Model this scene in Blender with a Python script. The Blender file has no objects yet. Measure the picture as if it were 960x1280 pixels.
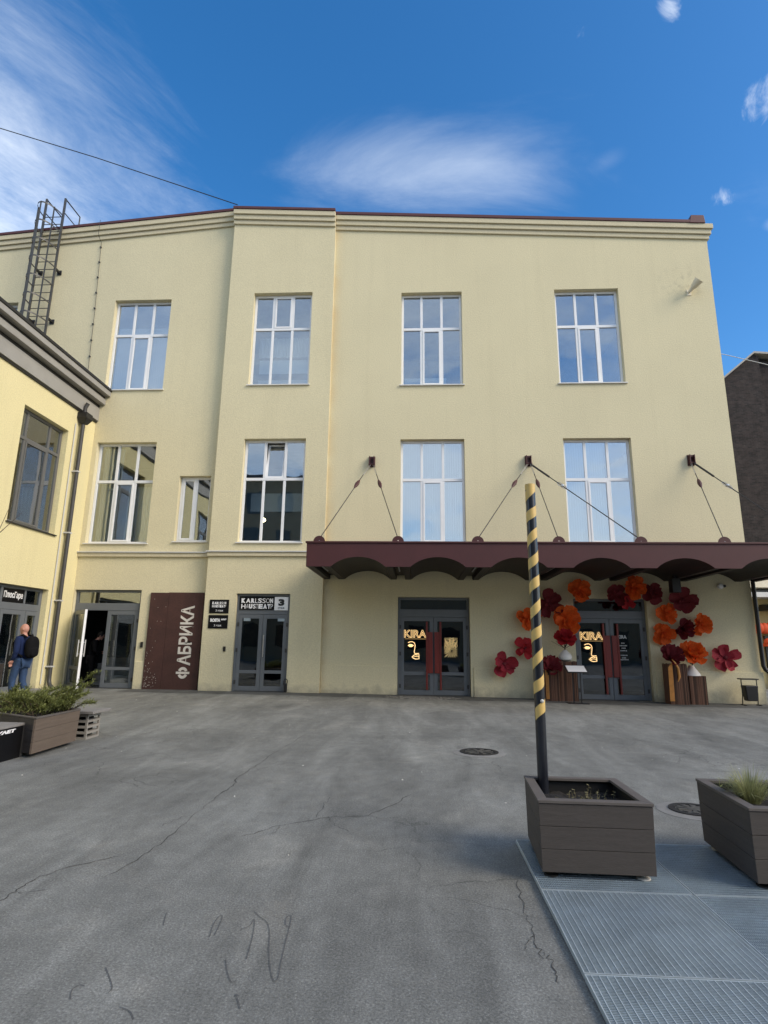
import bpy, bmesh, math, random
from mathutils import Vector, Matrix, noise
R = math.radians
random.seed(7)
S = bpy.context.scene
COL = S.collection

# ------------------------------------------------------------------ camera
F_PX, PITCH, ROLL, YAW, CAM_H = 728.2, R(12.789), R(.7267), R(3.27), 1.5
cd = bpy.data.cameras.new('camera'); cam = bpy.data.objects.new('camera', cd); COL.objects.link(cam)
cd.sensor_fit = 'HORIZONTAL'; cd.sensor_width = 36; cd.lens = 36*F_PX/960
cd.clip_start = .05; cd.clip_end = 2000
cam.matrix_world = (Matrix.Translation((0, 0, CAM_H)) @ Matrix.Rotation(YAW, 4, 'Z') @ Matrix.Rotation(math.pi/2+PITCH, 4, 'X')
                    @ Matrix.Rotation(ROLL, 4, 'Z'))
S.camera = cam

# ------------------------------------------------------------------ light
SUN_EL, SUN_AZ = R(34), R(116)      # azimuth clockwise from +Y: behind the viewer, to the right, veiled by thin cloud
w = bpy.data.worlds.new('World'); S.world = w; w.use_nodes = True
wn, wl = w.node_tree.nodes, w.node_tree.links
wn.clear()
def N(t, **k):
    n = wn.new(t)
    for a, b in k.items(): setattr(n, a, b)
    return n
sky = N('ShaderNodeTexSky', sky_type='NISHITA', sun_disc=False, sun_elevation=SUN_EL, sun_rotation=SUN_AZ, altitude=100,
        air_density=1.0, dust_density=1.0, ozone_density=3.0)
tc = N('ShaderNodeTexCoord')
sep = N('ShaderNodeSeparateXYZ'); wl.new(tc.outputs['Generated'], sep.inputs[0])
def math_n(op, a, b=None, clamp=False):
    n = N('ShaderNodeMath', operation=op, use_clamp=clamp)
    for i, v in enumerate((a, b)):
        if v is None: continue
        if isinstance(v, (int, float)): n.inputs[i].default_value = v
        else: wl.new(v, n.inputs[i])
    return n.outputs[0]
zz = math_n('ADD', math_n('MAXIMUM', sep.outputs[2], 0.0), .14)
comb = N('ShaderNodeCombineXYZ')
wl.new(math_n('DIVIDE', sep.outputs[0], zz), comb.inputs[0]); wl.new(math_n('DIVIDE', sep.outputs[1], zz), comb.inputs[1])
def noise_w(scale, detail, rough, dist, rot, stretch):
    m = N('ShaderNodeMapping', vector_type='TEXTURE'); m.inputs['Rotation'].default_value = (0, 0, R(rot)); m.inputs['Scale'].default_value = stretch
    wl.new(comb.outputs[0], m.inputs[0])
    n = N('ShaderNodeTexNoise'); n.inputs['Scale'].default_value = scale; n.inputs['Detail'].default_value = detail
    n.inputs['Roughness'].default_value = rough; n.inputs['Distortion'].default_value = dist
    wl.new(m.outputs[0], n.inputs['Vector']); return n.outputs['Fac']
def remap(v, a, b, c=0, d=1):
    n = N('ShaderNodeMapRange', interpolation_type='SMOOTHSTEP'); n.inputs[1].default_value = a; n.inputs[2].default_value = b
    n.inputs[3].default_value = c; n.inputs[4].default_value = d; wl.new(v, n.inputs[0]); return n.outputs[0]
def dir_px(u, v):
    a, b = u-480, v-640
    x = a*math.cos(ROLL)+b*math.sin(ROLL); y = -a*math.sin(ROLL)+b*math.cos(ROLL)
    x1, z2 = x/F_PX, -y/F_PX
    y1 = math.cos(PITCH)-z2*math.sin(PITCH); z = math.sin(PITCH)+z2*math.cos(PITCH)
    return Vector((x1*math.cos(YAW)-y1*math.sin(YAW), x1*math.sin(YAW)+y1*math.cos(YAW), z))
def blob(d, a, b, ax=None, k=1):
    """soft mask round a sky direction; ax = (axis, squeeze)"""
    d = d.normalized()
    sub = N('ShaderNodeVectorMath', operation='SUBTRACT'); wl.new(tc.outputs['Generated'], sub.inputs[0]); sub.inputs[1].default_value = d
    src = sub.outputs[0]
    if ax:
        dt = N('ShaderNodeVectorMath', operation='DOT_PRODUCT'); wl.new(src, dt.inputs[0]); dt.inputs[1].default_value = ax[0]
        sc = N('ShaderNodeVectorMath', operation='SCALE'); sc.inputs[0].default_value = ax[0]
        wl.new(math_n('MULTIPLY', dt.outputs['Value'], ax[1]), sc.inputs['Scale'])
        ad = N('ShaderNodeVectorMath', operation='SUBTRACT'); wl.new(src, ad.inputs[0]); wl.new(sc.outputs[0], ad.inputs[1]); src = ad.outputs[0]
    ln = N('ShaderNodeVectorMath', operation='LENGTH'); wl.new(src, ln.inputs[0])
    return math_n('MULTIPLY', math_n('SUBTRACT', 1, remap(ln.outputs['Value'], a, b)), k)
n_cir = noise_w(2.6, 13, .68, .35, 52, (1.4, .55, 1))       # cirrus streaks
n_fine = noise_w(3.0, 13, .64, .5, 4, (1.6, .8, 1))
n_soft = noise_w(1.3, 8, .58, .5, 30, (1.3, 1, 1))
n_puff = noise_w(13, 9, .65, 1.2, 60, (1.4, .8, 1))
elong = (dir_px(820, 215)-dir_px(380, 215)).normalized()
diag = (dir_px(0, 90)-dir_px(230, 300)).normalized()
def cloud(mask, n, lo, hi, k):
    """the noise decides the outline, the mask only where the cloud may be"""
    return math_n('MULTIPLY', remap(math_n('ADD', n, math_n('MULTIPLY', mask, .55)), lo, hi), k)
left_bank = cloud(blob(dir_px(25, 190), .0, .38, (diag, .3)), n_cir, .68, 1.5, .7)
left_core = cloud(blob(dir_px(-60, 285), .0, .34), n_cir, .62, 1.5, .6)
wisp = cloud(blob(dir_px(570, 216), .0, .105, (elong, .76)), n_fine, .58, 1.65, .8)
wisp2 = math_n('MULTIPLY', blob(dir_px(760, 200), .0, .016, ((dir_px(830, 165)-dir_px(690, 232)).normalized(), .93), .12), remap(n_fine, .25, .7))
trail = math_n('MULTIPLY', blob(dir_px(975, 278), .0, .013, ((dir_px(960, 283)-dir_px(890, 297)).normalized(), .9), .3), remap(n_fine, .3, .6))
puff = cloud(math_n('ADD', math_n('ADD', blob(dir_px(958, 120), .0, .06), blob(dir_px(838, 10), .0, .04)),
             math_n('ADD', blob(dir_px(902, 246), .0, .035), blob(dir_px(722, 40), .0, .03, None, .6))), n_puff, .86, 1.35, .75)
# the same broken veil goes on over the rest of the sky
veil_gate = math_n('SUBTRACT', 1, remap(sep.outputs[1], -.5, .15))
veil = math_n('MULTIPLY', remap(n_soft, .24, .6), veil_gate)
tot = math_n('ADD', math_n('ADD', math_n('ADD', left_bank, left_core), math_n('ADD', wisp, wisp2)),
             math_n('ADD', math_n('ADD', trail, puff), math_n('MULTIPLY', veil, .8)))
tot = math_n('MINIMUM', tot, .92)
mix = N('ShaderNodeMix', data_type='RGBA'); wl.new(tot, mix.inputs['Factor'])
hs = N('ShaderNodeHueSaturation'); hs.inputs['Saturation'].default_value = 1.32; wl.new(sky.outputs[0], hs.inputs['Color'])
wl.new(hs.outputs[0], mix.inputs['A']); mix.inputs['B'].default_value = (4.9, 5.3, 5.8, 1)
bg = N('ShaderNodeBackground'); bg.inputs['Strength'].default_value = .12; wl.new(mix.outputs['Result'], bg.inputs['Color'])
out = N('ShaderNodeOutputWorld'); wl.new(bg.outputs[0], out.inputs['Surface'])

sd = bpy.data.lights.new('sun', 'SUN'); sd.energy = 1.5; sd.angle = R(28); sd.color = (1, .86, .68)
sun = bpy.data.objects.new('sun', sd); COL.objects.link(sun)
sdir = Vector((math.sin(SUN_AZ)*math.cos(SUN_EL), math.cos(SUN_AZ)*math.cos(SUN_EL), math.sin(SUN_EL)))
sun.rotation_euler = (-sdir).to_track_quat('-Z', 'Y').to_euler(); sun.location = sdir*60
S.view_settings.view_transform = 'Standard'; S.view_settings.look = 'None'; S.view_settings.gamma = 1
S.view_settings.exposure = .95; S.view_settings.use_curve_mapping = False

# ------------------------------------------------------------------ materials
def lin(c):
    return tuple((x/255/12.92 if x/255 <= .04045 else ((x/255+.055)/1.055)**2.4) for x in c)+(1,)
def material(name, col, rough=.6, metal=0, var=.12, vscale=3, bump=0, bscale=60, detail=6, spec=.5, coat=0, stretch=None,
             fine=0, emit=None, island=0, trans=0):
    m = bpy.data.materials.new(name); m.use_nodes = True
    nt = m.node_tree; b = nt.nodes['Principled BSDF']; L = nt.links
    b.inputs['Roughness'].default_value = rough; b.inputs['Metallic'].default_value = metal
    b.inputs['Specular IOR Level'].default_value = spec; b.inputs['Coat Weight'].default_value = coat
    t = nt.nodes.new('ShaderNodeTexCoord'); src = t.outputs['Object']
    if stretch:
        mp = nt.nodes.new('ShaderNodeMapping'); mp.inputs['Scale'].default_value = stretch; L.new(src, mp.inputs[0]); src = mp.outputs[0]
    n = nt.nodes.new('ShaderNodeTexNoise'); n.inputs['Scale'].default_value = vscale; n.inputs['Detail'].default_value = detail; L.new(src, n.inputs['Vector'])
    n.inputs['Roughness'].default_value = .6
    mr = nt.nodes.new('ShaderNodeMapRange'); mr.inputs[1].default_value = .25; mr.inputs[2].default_value = .75
    mr.inputs[3].default_value = 1-var; mr.inputs[4].default_value = 1+var; L.new(n.outputs['Fac'], mr.inputs[0])
    fac = mr.outputs[0]
    if fine:
        n2 = nt.nodes.new('ShaderNodeTexNoise'); n2.inputs['Scale'].default_value = bscale; n2.inputs['Detail'].default_value = 3; L.new(src, n2.inputs['Vector'])
        m2 = nt.nodes.new('ShaderNodeMapRange'); m2.inputs[1].default_value = .3; m2.inputs[2].default_value = .7
        m2.inputs[3].default_value = 1-fine; m2.inputs[4].default_value = 1+fine; L.new(n2.outputs['Fac'], m2.inputs[0])
        mu = nt.nodes.new('ShaderNodeMath'); mu.operation = 'MULTIPLY'; L.new(fac, mu.inputs[0]); L.new(m2.outputs[0], mu.inputs[1]); fac = mu.outputs[0]
    if island:
        g = nt.nodes.new('ShaderNodeNewGeometry'); m3 = nt.nodes.new('ShaderNodeMapRange')
        m3.inputs[3].default_value = 1-island; m3.inputs[4].default_value = 1+island; L.new(g.outputs['Random Per Island'], m3.inputs[0])
        mu = nt.nodes.new('ShaderNodeMath'); mu.operation = 'MULTIPLY'; L.new(fac, mu.inputs[0]); L.new(m3.outputs[0], mu.inputs[1]); fac = mu.outputs[0]
    vm = nt.nodes.new('ShaderNodeVectorMath'); vm.operation = 'SCALE'; vm.inputs[0].default_value = col[:3]; L.new(fac, vm.inputs['Scale'])
    L.new(vm.outputs[0], b.inputs['Base Color'])
    if bump:
        nb = nt.nodes.new('ShaderNodeTexNoise'); nb.inputs['Scale'].default_value = bscale; nb.inputs['Detail'].default_value = 4; L.new(src, nb.inputs['Vector'])
        bp = nt.nodes.new('ShaderNodeBump'); bp.inputs['Strength'].default_value = bump; bp.inputs['Distance'].default_value = .01
        L.new(nb.outputs['Fac'], bp.inputs['Height']); L.new(bp.outputs[0], b.inputs['Normal'])
    if emit:
        b.inputs['Emission Color'].default_value = emit[0]; b.inputs['Emission Strength'].default_value = emit[1]
    if trans:
        tr = nt.nodes.new('ShaderNodeBsdfTranslucent'); L.new(vm.outputs[0], tr.inputs['Color'])
        mx = nt.nodes.new('ShaderNodeMixShader'); mx.inputs[0].default_value = trans
        L.new(b.outputs[0], mx.inputs[1]); L.new(tr.outputs[0], mx.inputs[2])
        L.new(mx.outputs[0], nt.nodes['Material Output'].inputs['Surface'])
    return m

def stucco(name, col, streak=.06, dirt=.0):
    """rendered wall: fine grain, broad mottling, rain streaks, splash dirt near the pavement"""
    m = material(name, col, .9, var=.05, vscale=.35, bump=.6, bscale=28, detail=8, spec=.15, fine=.08)
    nt = m.node_tree; L = nt.links; b = nt.nodes['Principled BSDF']
    srcc = b.inputs['Base Color'].links[0].from_socket
    t = nt.nodes.new('ShaderNodeTexCoord')
    mp = nt.nodes.new('ShaderNodeMapping'); mp.inputs['Scale'].default_value = (3.2, 3.2, .16); L.new(t.outputs['Object'], mp.inputs[0])
    n = nt.nodes.new('ShaderNodeTexNoise'); n.inputs['Scale'].default_value = 1.1; n.inputs['Detail'].default_value = 7; L.new(mp.outputs[0], n.inputs['Vector'])
    mr = nt.nodes.new('ShaderNodeMapRange'); mr.inputs[1].default_value = .52; mr.inputs[2].default_value = .8; mr.inputs[3].default_value = 0; mr.inputs[4].default_value = streak*3
    L.new(n.outputs['Fac'], mr.inputs[0])
    mx = nt.nodes.new('ShaderNodeMix'); mx.data_type = 'RGBA'; L.new(mr.outputs[0], mx.inputs['Factor']); L.new(srcc, mx.inputs['A'])
    mx.inputs['B'].default_value = (col[0]*.62, col[1]*.6, col[2]*.58, 1)
    # splash dirt: a ragged band of grey dust in the lowest 25 cm
    sp = nt.nodes.new('ShaderNodeSeparateXYZ'); L.new(t.outputs['Object'], sp.inputs[0])
    n3 = nt.nodes.new('ShaderNodeTexNoise'); n3.inputs['Scale'].default_value = 5; n3.inputs['Detail'].default_value = 8; L.new(t.outputs['Object'], n3.inputs['Vector'])
    ad = nt.nodes.new('ShaderNodeMath'); ad.operation = 'MULTIPLY_ADD'; ad.inputs[1].default_value = -.55; L.new(n3.outputs['Fac'], ad.inputs[0]); L.new(sp.outputs[2], ad.inputs[2])
    m4 = nt.nodes.new('ShaderNodeMapRange'); m4.inputs[1].default_value = .08; m4.inputs[2].default_value = -.22; m4.inputs[3].default_value = 0; m4.inputs[4].default_value = .55
    L.new(ad.outputs[0], m4.inputs[0])
    mx2 = nt.nodes.new('ShaderNodeMix'); mx2.data_type = 'RGBA'; L.new(m4.outputs[0], mx2.inputs['Factor']); L.new(mx.outputs['Result'], mx2.inputs['A'])
    mx2.inputs['B'].default_value = (.2, .19, .165, 1)
    L.new(mx2.outputs['Result'], b.inputs['Base Color'])
    return m

def stain(m, kind):
    nt = m.node_tree; L = nt.links; b = nt.nodes['Principled BSDF']; srcc = b.inputs['Base Color'].links[0].from_socket
    t = nt.nodes.new('ShaderNodeTexCoord'); n = nt.nodes.new('ShaderNodeTexNoise'); n.inputs['Detail'].default_value = 8; L.new(t.outputs['Object'], n.inputs['Vector'])
    if kind == 'soot':      # grey smudges left round the loudspeaker
        n.inputs['Scale'].default_value = 5
        v = nt.nodes.new('ShaderNodeVectorMath'); v.operation = 'DISTANCE'; v.inputs[1].default_value = (8.6, 0, 13.0); L.new(t.outputs['Object'], v.inputs[0])
        a = nt.nodes.new('ShaderNodeMapRange'); a.inputs[1].default_value = .1; a.inputs[2].default_value = .95; a.inputs[3].default_value = 1; a.inputs[4].default_value = 0; L.new(v.outputs['Value'], a.inputs[0]); col = (.25, .225, .16, 1)
        lo, hi, k = .5, .68, .4
    else:                   # rusty seepage down the joint beside the pilaster
        n.inputs['Scale'].default_value = 1.3
        sp = nt.nodes.new('ShaderNodeSeparateXYZ'); L.new(t.outputs['Object'], sp.inputs[0])
        a = nt.nodes.new('ShaderNodeMapRange'); a.inputs[1].default_value = -2.72; a.inputs[2].default_value = -2.45; a.inputs[3].default_value = 1; a.inputs[4].default_value = 0; L.new(sp.outputs[0], a.inputs[0]); col = (.55, .40, .2, 1)
        g2 = nt.nodes.new('ShaderNodeMath'); g2.operation = 'GREATER_THAN'; g2.inputs[1].default_value = -2.765; L.new(sp.outputs[0], g2.inputs[0])
        mm = nt.nodes.new('ShaderNodeMath'); mm.operation = 'MULTIPLY'; L.new(a.outputs[0], mm.inputs[0]); L.new(g2.outputs[0], mm.inputs[1]); a = mm
        lo, hi, k = .35, .65, .4
    r = nt.nodes.new('ShaderNodeMapRange'); r.inputs[1].default_value = lo; r.inputs[2].default_value = hi; r.inputs[3].default_value = 0; r.inputs[4].default_value = k; L.new(n.outputs['Fac'], r.inputs[0])
    mu = nt.nodes.new('ShaderNodeMath'); mu.operation = 'MULTIPLY'; mu.use_clamp = True; L.new(a.outputs[0], mu.inputs[0]); L.new(r.outputs[0], mu.inputs[1])
    mx = nt.nodes.new('ShaderNodeMix'); mx.data_type = 'RGBA'; L.new(mu.outputs[0], mx.inputs['Factor']); L.new(srcc, mx.inputs['A']); mx.inputs['B'].default_value = col
    L.new(mx.outputs['Result'], b.inputs['Base Color'])

def glass(name, refl=.22, tint=(.9, .95, .95), wob=.003):
    m = bpy.data.materials.new(name); m.use_nodes = True
    nt = m.node_tree; L = nt.links; nt.nodes.clear()
    o = nt.nodes.new('ShaderNodeOutputMaterial'); g = nt.nodes.new('ShaderNodeBsdfGlossy'); g.inputs['Roughness'].default_value = .015
    g.inputs['Color'].default_value = (.92, .95, .98, 1)
    t = nt.nodes.new('ShaderNodeBsdfTransparent'); t.inputs['Color'].default_value = tint+(1,)
    fr = nt.nodes.new('ShaderNodeLayerWeight'); fr.inputs['Blend'].default_value = .25
    mr = nt.nodes.new('ShaderNodeMapRange'); mr.inputs[3].default_value = refl; mr.inputs[4].default_value = 1; L.new(fr.outputs['Fresnel'], mr.inputs[0])
    tcn = nt.nodes.new('ShaderNodeTexCoord'); n = nt.nodes.new('ShaderNodeTexNoise'); n.inputs['Scale'].default_value = 1.6; n.inputs['Detail'].default_value = 1
    L.new(tcn.outputs['Object'], n.inputs['Vector'])
    bp = nt.nodes.new('ShaderNodeBump'); bp.inputs['Strength'].default_value = 1; bp.inputs['Distance'].default_value = wob; L.new(n.outputs['Fac'], bp.inputs['Height'])
    L.new(bp.outputs[0], g.inputs['Normal'])
    mx = nt.nodes.new('ShaderNodeMixShader'); L.new(mr.outputs[0], mx.inputs[0]); L.new(t.outputs[0], mx.inputs[1]); L.new(g.outputs[0], mx.inputs[2])
    L.new(mx.outputs[0], o.inputs['Surface']); return m

def asphalt_mat(name='asphalt', k=1):
    m = bpy.data.materials.new(name); m.use_nodes = True
    nt = m.node_tree; L = nt.links; b = nt.nodes['Principled BSDF']
    t = nt.nodes.new('ShaderNodeTexCoord'); P = t.outputs['Object']
    def nz(scale, det, rough=.6, st=(1, 1, 1), rot=0, dist=0):
        mp = nt.nodes.new('ShaderNodeMapping'); mp.inputs['Scale'].default_value = st; mp.inputs['Rotation'].default_value = (0, 0, R(rot)); L.new(P, mp.inputs[0])
        n = nt.nodes.new('ShaderNodeTexNoise'); n.inputs['Scale'].default_value = scale; n.inputs['Detail'].default_value = det
        n.inputs['Roughness'].default_value = rough; n.inputs['Distortion'].default_value = dist; L.new(mp.outputs[0], n.inputs['Vector']); return n.outputs['Fac']
    def mrg(v, a, c, lo, hi):
        n = nt.nodes.new('ShaderNodeMapRange'); n.inputs[1].default_value = a; n.inputs[2].default_value = c; n.inputs[3].default_value = lo; n.inputs[4].default_value = hi
        L.new(v, n.inputs[0]); return n.outputs[0]
    def mul(a, c):
        n = nt.nodes.new('ShaderNodeMath'); n.operation = 'MULTIPLY'; L.new(a, n.inputs[0]); L.new(c, n.inputs[1]); return n.outputs[0]
    broad = mrg(nz(.4, 9, .66, (1.6, .8, 1), 25, .9), .32, .68, .72, 1.22)
    tyre = mrg(nz(1.2, 9, .66, (1.5, .32, 1), -22, .8), .36, .66, .8, 1.2)
    wear = mrg(nz(5, 9, .7), .3, .72, .84, 1.15)
    grain = mrg(nz(75, 4, .8), .3, .72, .5, 1.5)
    vo = nt.nodes.new('ShaderNodeTexVoronoi'); vo.inputs['Scale'].default_value = 70; L.new(P, vo.inputs['Vector'])
    stone = mrg(vo.outputs['Distance'], .05, .45, 1.22, .86)
    fac = mul(mul(mul(broad, tyre), mul(wear, grain)), stone)
    # pale dust and brown silt patches
    dust = mrg(nz(.85, 9, .65, (1, 1, 1), 0, 1.2), .54, .72, 0, .5)
    mx = nt.nodes.new('ShaderNodeMix'); mx.data_type = 'RGBA'; L.new(dust, mx.inputs['Factor'])
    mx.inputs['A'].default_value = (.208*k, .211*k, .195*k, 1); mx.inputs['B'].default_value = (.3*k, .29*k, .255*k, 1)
    # hairline cracking: edges of large distorted cells, only in patches
    nd = nt.nodes.new('ShaderNodeTexNoise'); nd.inputs['Scale'].default_value = 2.2; nd.inputs['Detail'].default_value = 6; L.new(P, nd.inputs['Vector'])
    ad = nt.nodes.new('ShaderNodeMix'); ad.data_type = 'VECTOR'; ad.inputs['Factor'].default_value = .3; L.new(P, ad.inputs['A']); L.new(nd.outputs['Color'], ad.inputs['B'])
    vc = nt.nodes.new('ShaderNodeTexVoronoi'); vc.feature = 'DISTANCE_TO_EDGE'; vc.inputs['Scale'].default_value = 1.7; L.new(ad.outputs['Result'], vc.inputs['Vector'])
    ck = mrg(vc.outputs['Distance'], .004, .012, .62, 1)
    gate = mrg(nz(.35, 3), .5, .62, 0, 1)
    ckm = nt.nodes.new('ShaderNodeMix'); ckm.data_type = 'FLOAT'; ckm.inputs['A'].default_value = 1; L.new(gate, ckm.inputs['Factor']); L.new(ck, ckm.inputs['B'])
    fac2 = mul(fac, ckm.outputs['Result'])
    vm = nt.nodes.new('ShaderNodeVectorMath'); vm.operation = 'SCALE'; L.new(mx.outputs['Result'], vm.inputs[0]); L.new(fac2, vm.inputs['Scale'])
    L.new(vm.outputs[0], b.inputs['Base Color'])
    b.inputs['Roughness'].default_value = .82; b.inputs['Specular IOR Level'].default_value = .35
    h = nt.nodes.new('ShaderNodeMath'); h.operation = 'ADD'; L.new(grain, h.inputs[0]); L.new(stone, h.inputs[1])
    bp = nt.nodes.new('ShaderNodeBump'); bp.inputs['Strength'].default_value = .55; bp.inputs['Distance'].default_value = .004; L.new(h.outputs[0], bp.inputs['Height'])
    L.new(bp.outputs[0], b.inputs['Normal'])
    return m

def brick_mat():
    m = bpy.data.materials.new('dark_brick'); m.use_nodes = True
    nt = m.node_tree; L = nt.links; b = nt.nodes['Principled BSDF']; b.inputs['Roughness'].default_value = .95
    t = nt.nodes.new('ShaderNodeTexCoord'); mp = nt.nodes.new('ShaderNodeMapping'); mp.inputs['Rotation'].default_value = (R(90), 0, 0); L.new(t.outputs['Object'], mp.inputs[0])
    br = nt.nodes.new('ShaderNodeTexBrick'); br.inputs['Scale'].default_value = 1; br.inputs['Brick Width'].default_value = .26; br.inputs['Row Height'].default_value = .08
    br.inputs['Mortar Size'].default_value = .008; br.inputs['Color1'].default_value = (.05, .036, .034, 1); br.inputs['Color2'].default_value = (.022, .018, .019, 1)
    br.inputs['Mortar'].default_value = (.05, .047, .045, 1); L.new(mp.outputs[0], br.inputs['Vector'])
    n = nt.nodes.new('ShaderNodeTexNoise'); n.inputs['Scale'].default_value = 2.4; n.inputs['Detail'].default_value = 10; n.inputs['Roughness'].default_value = .75; L.new(t.outputs['Object'], n.inputs['Vector'])
    mr = nt.nodes.new('ShaderNodeMapRange'); mr.inputs[1].default_value = .3; mr.inputs[2].default_value = .72; mr.inputs[3].default_value = .25; mr.inputs[4].default_value = 1.25; L.new(n.outputs['Fac'], mr.inputs[0])
    vm = nt.nodes.new('ShaderNodeVectorMath'); vm.operation = 'SCALE'; L.new(br.outputs['Color'], vm.inputs[0]); L.new(mr.outputs[0], vm.inputs['Scale'])
    L.new(vm.outputs[0], b.inputs['Base Color']); return m

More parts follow.
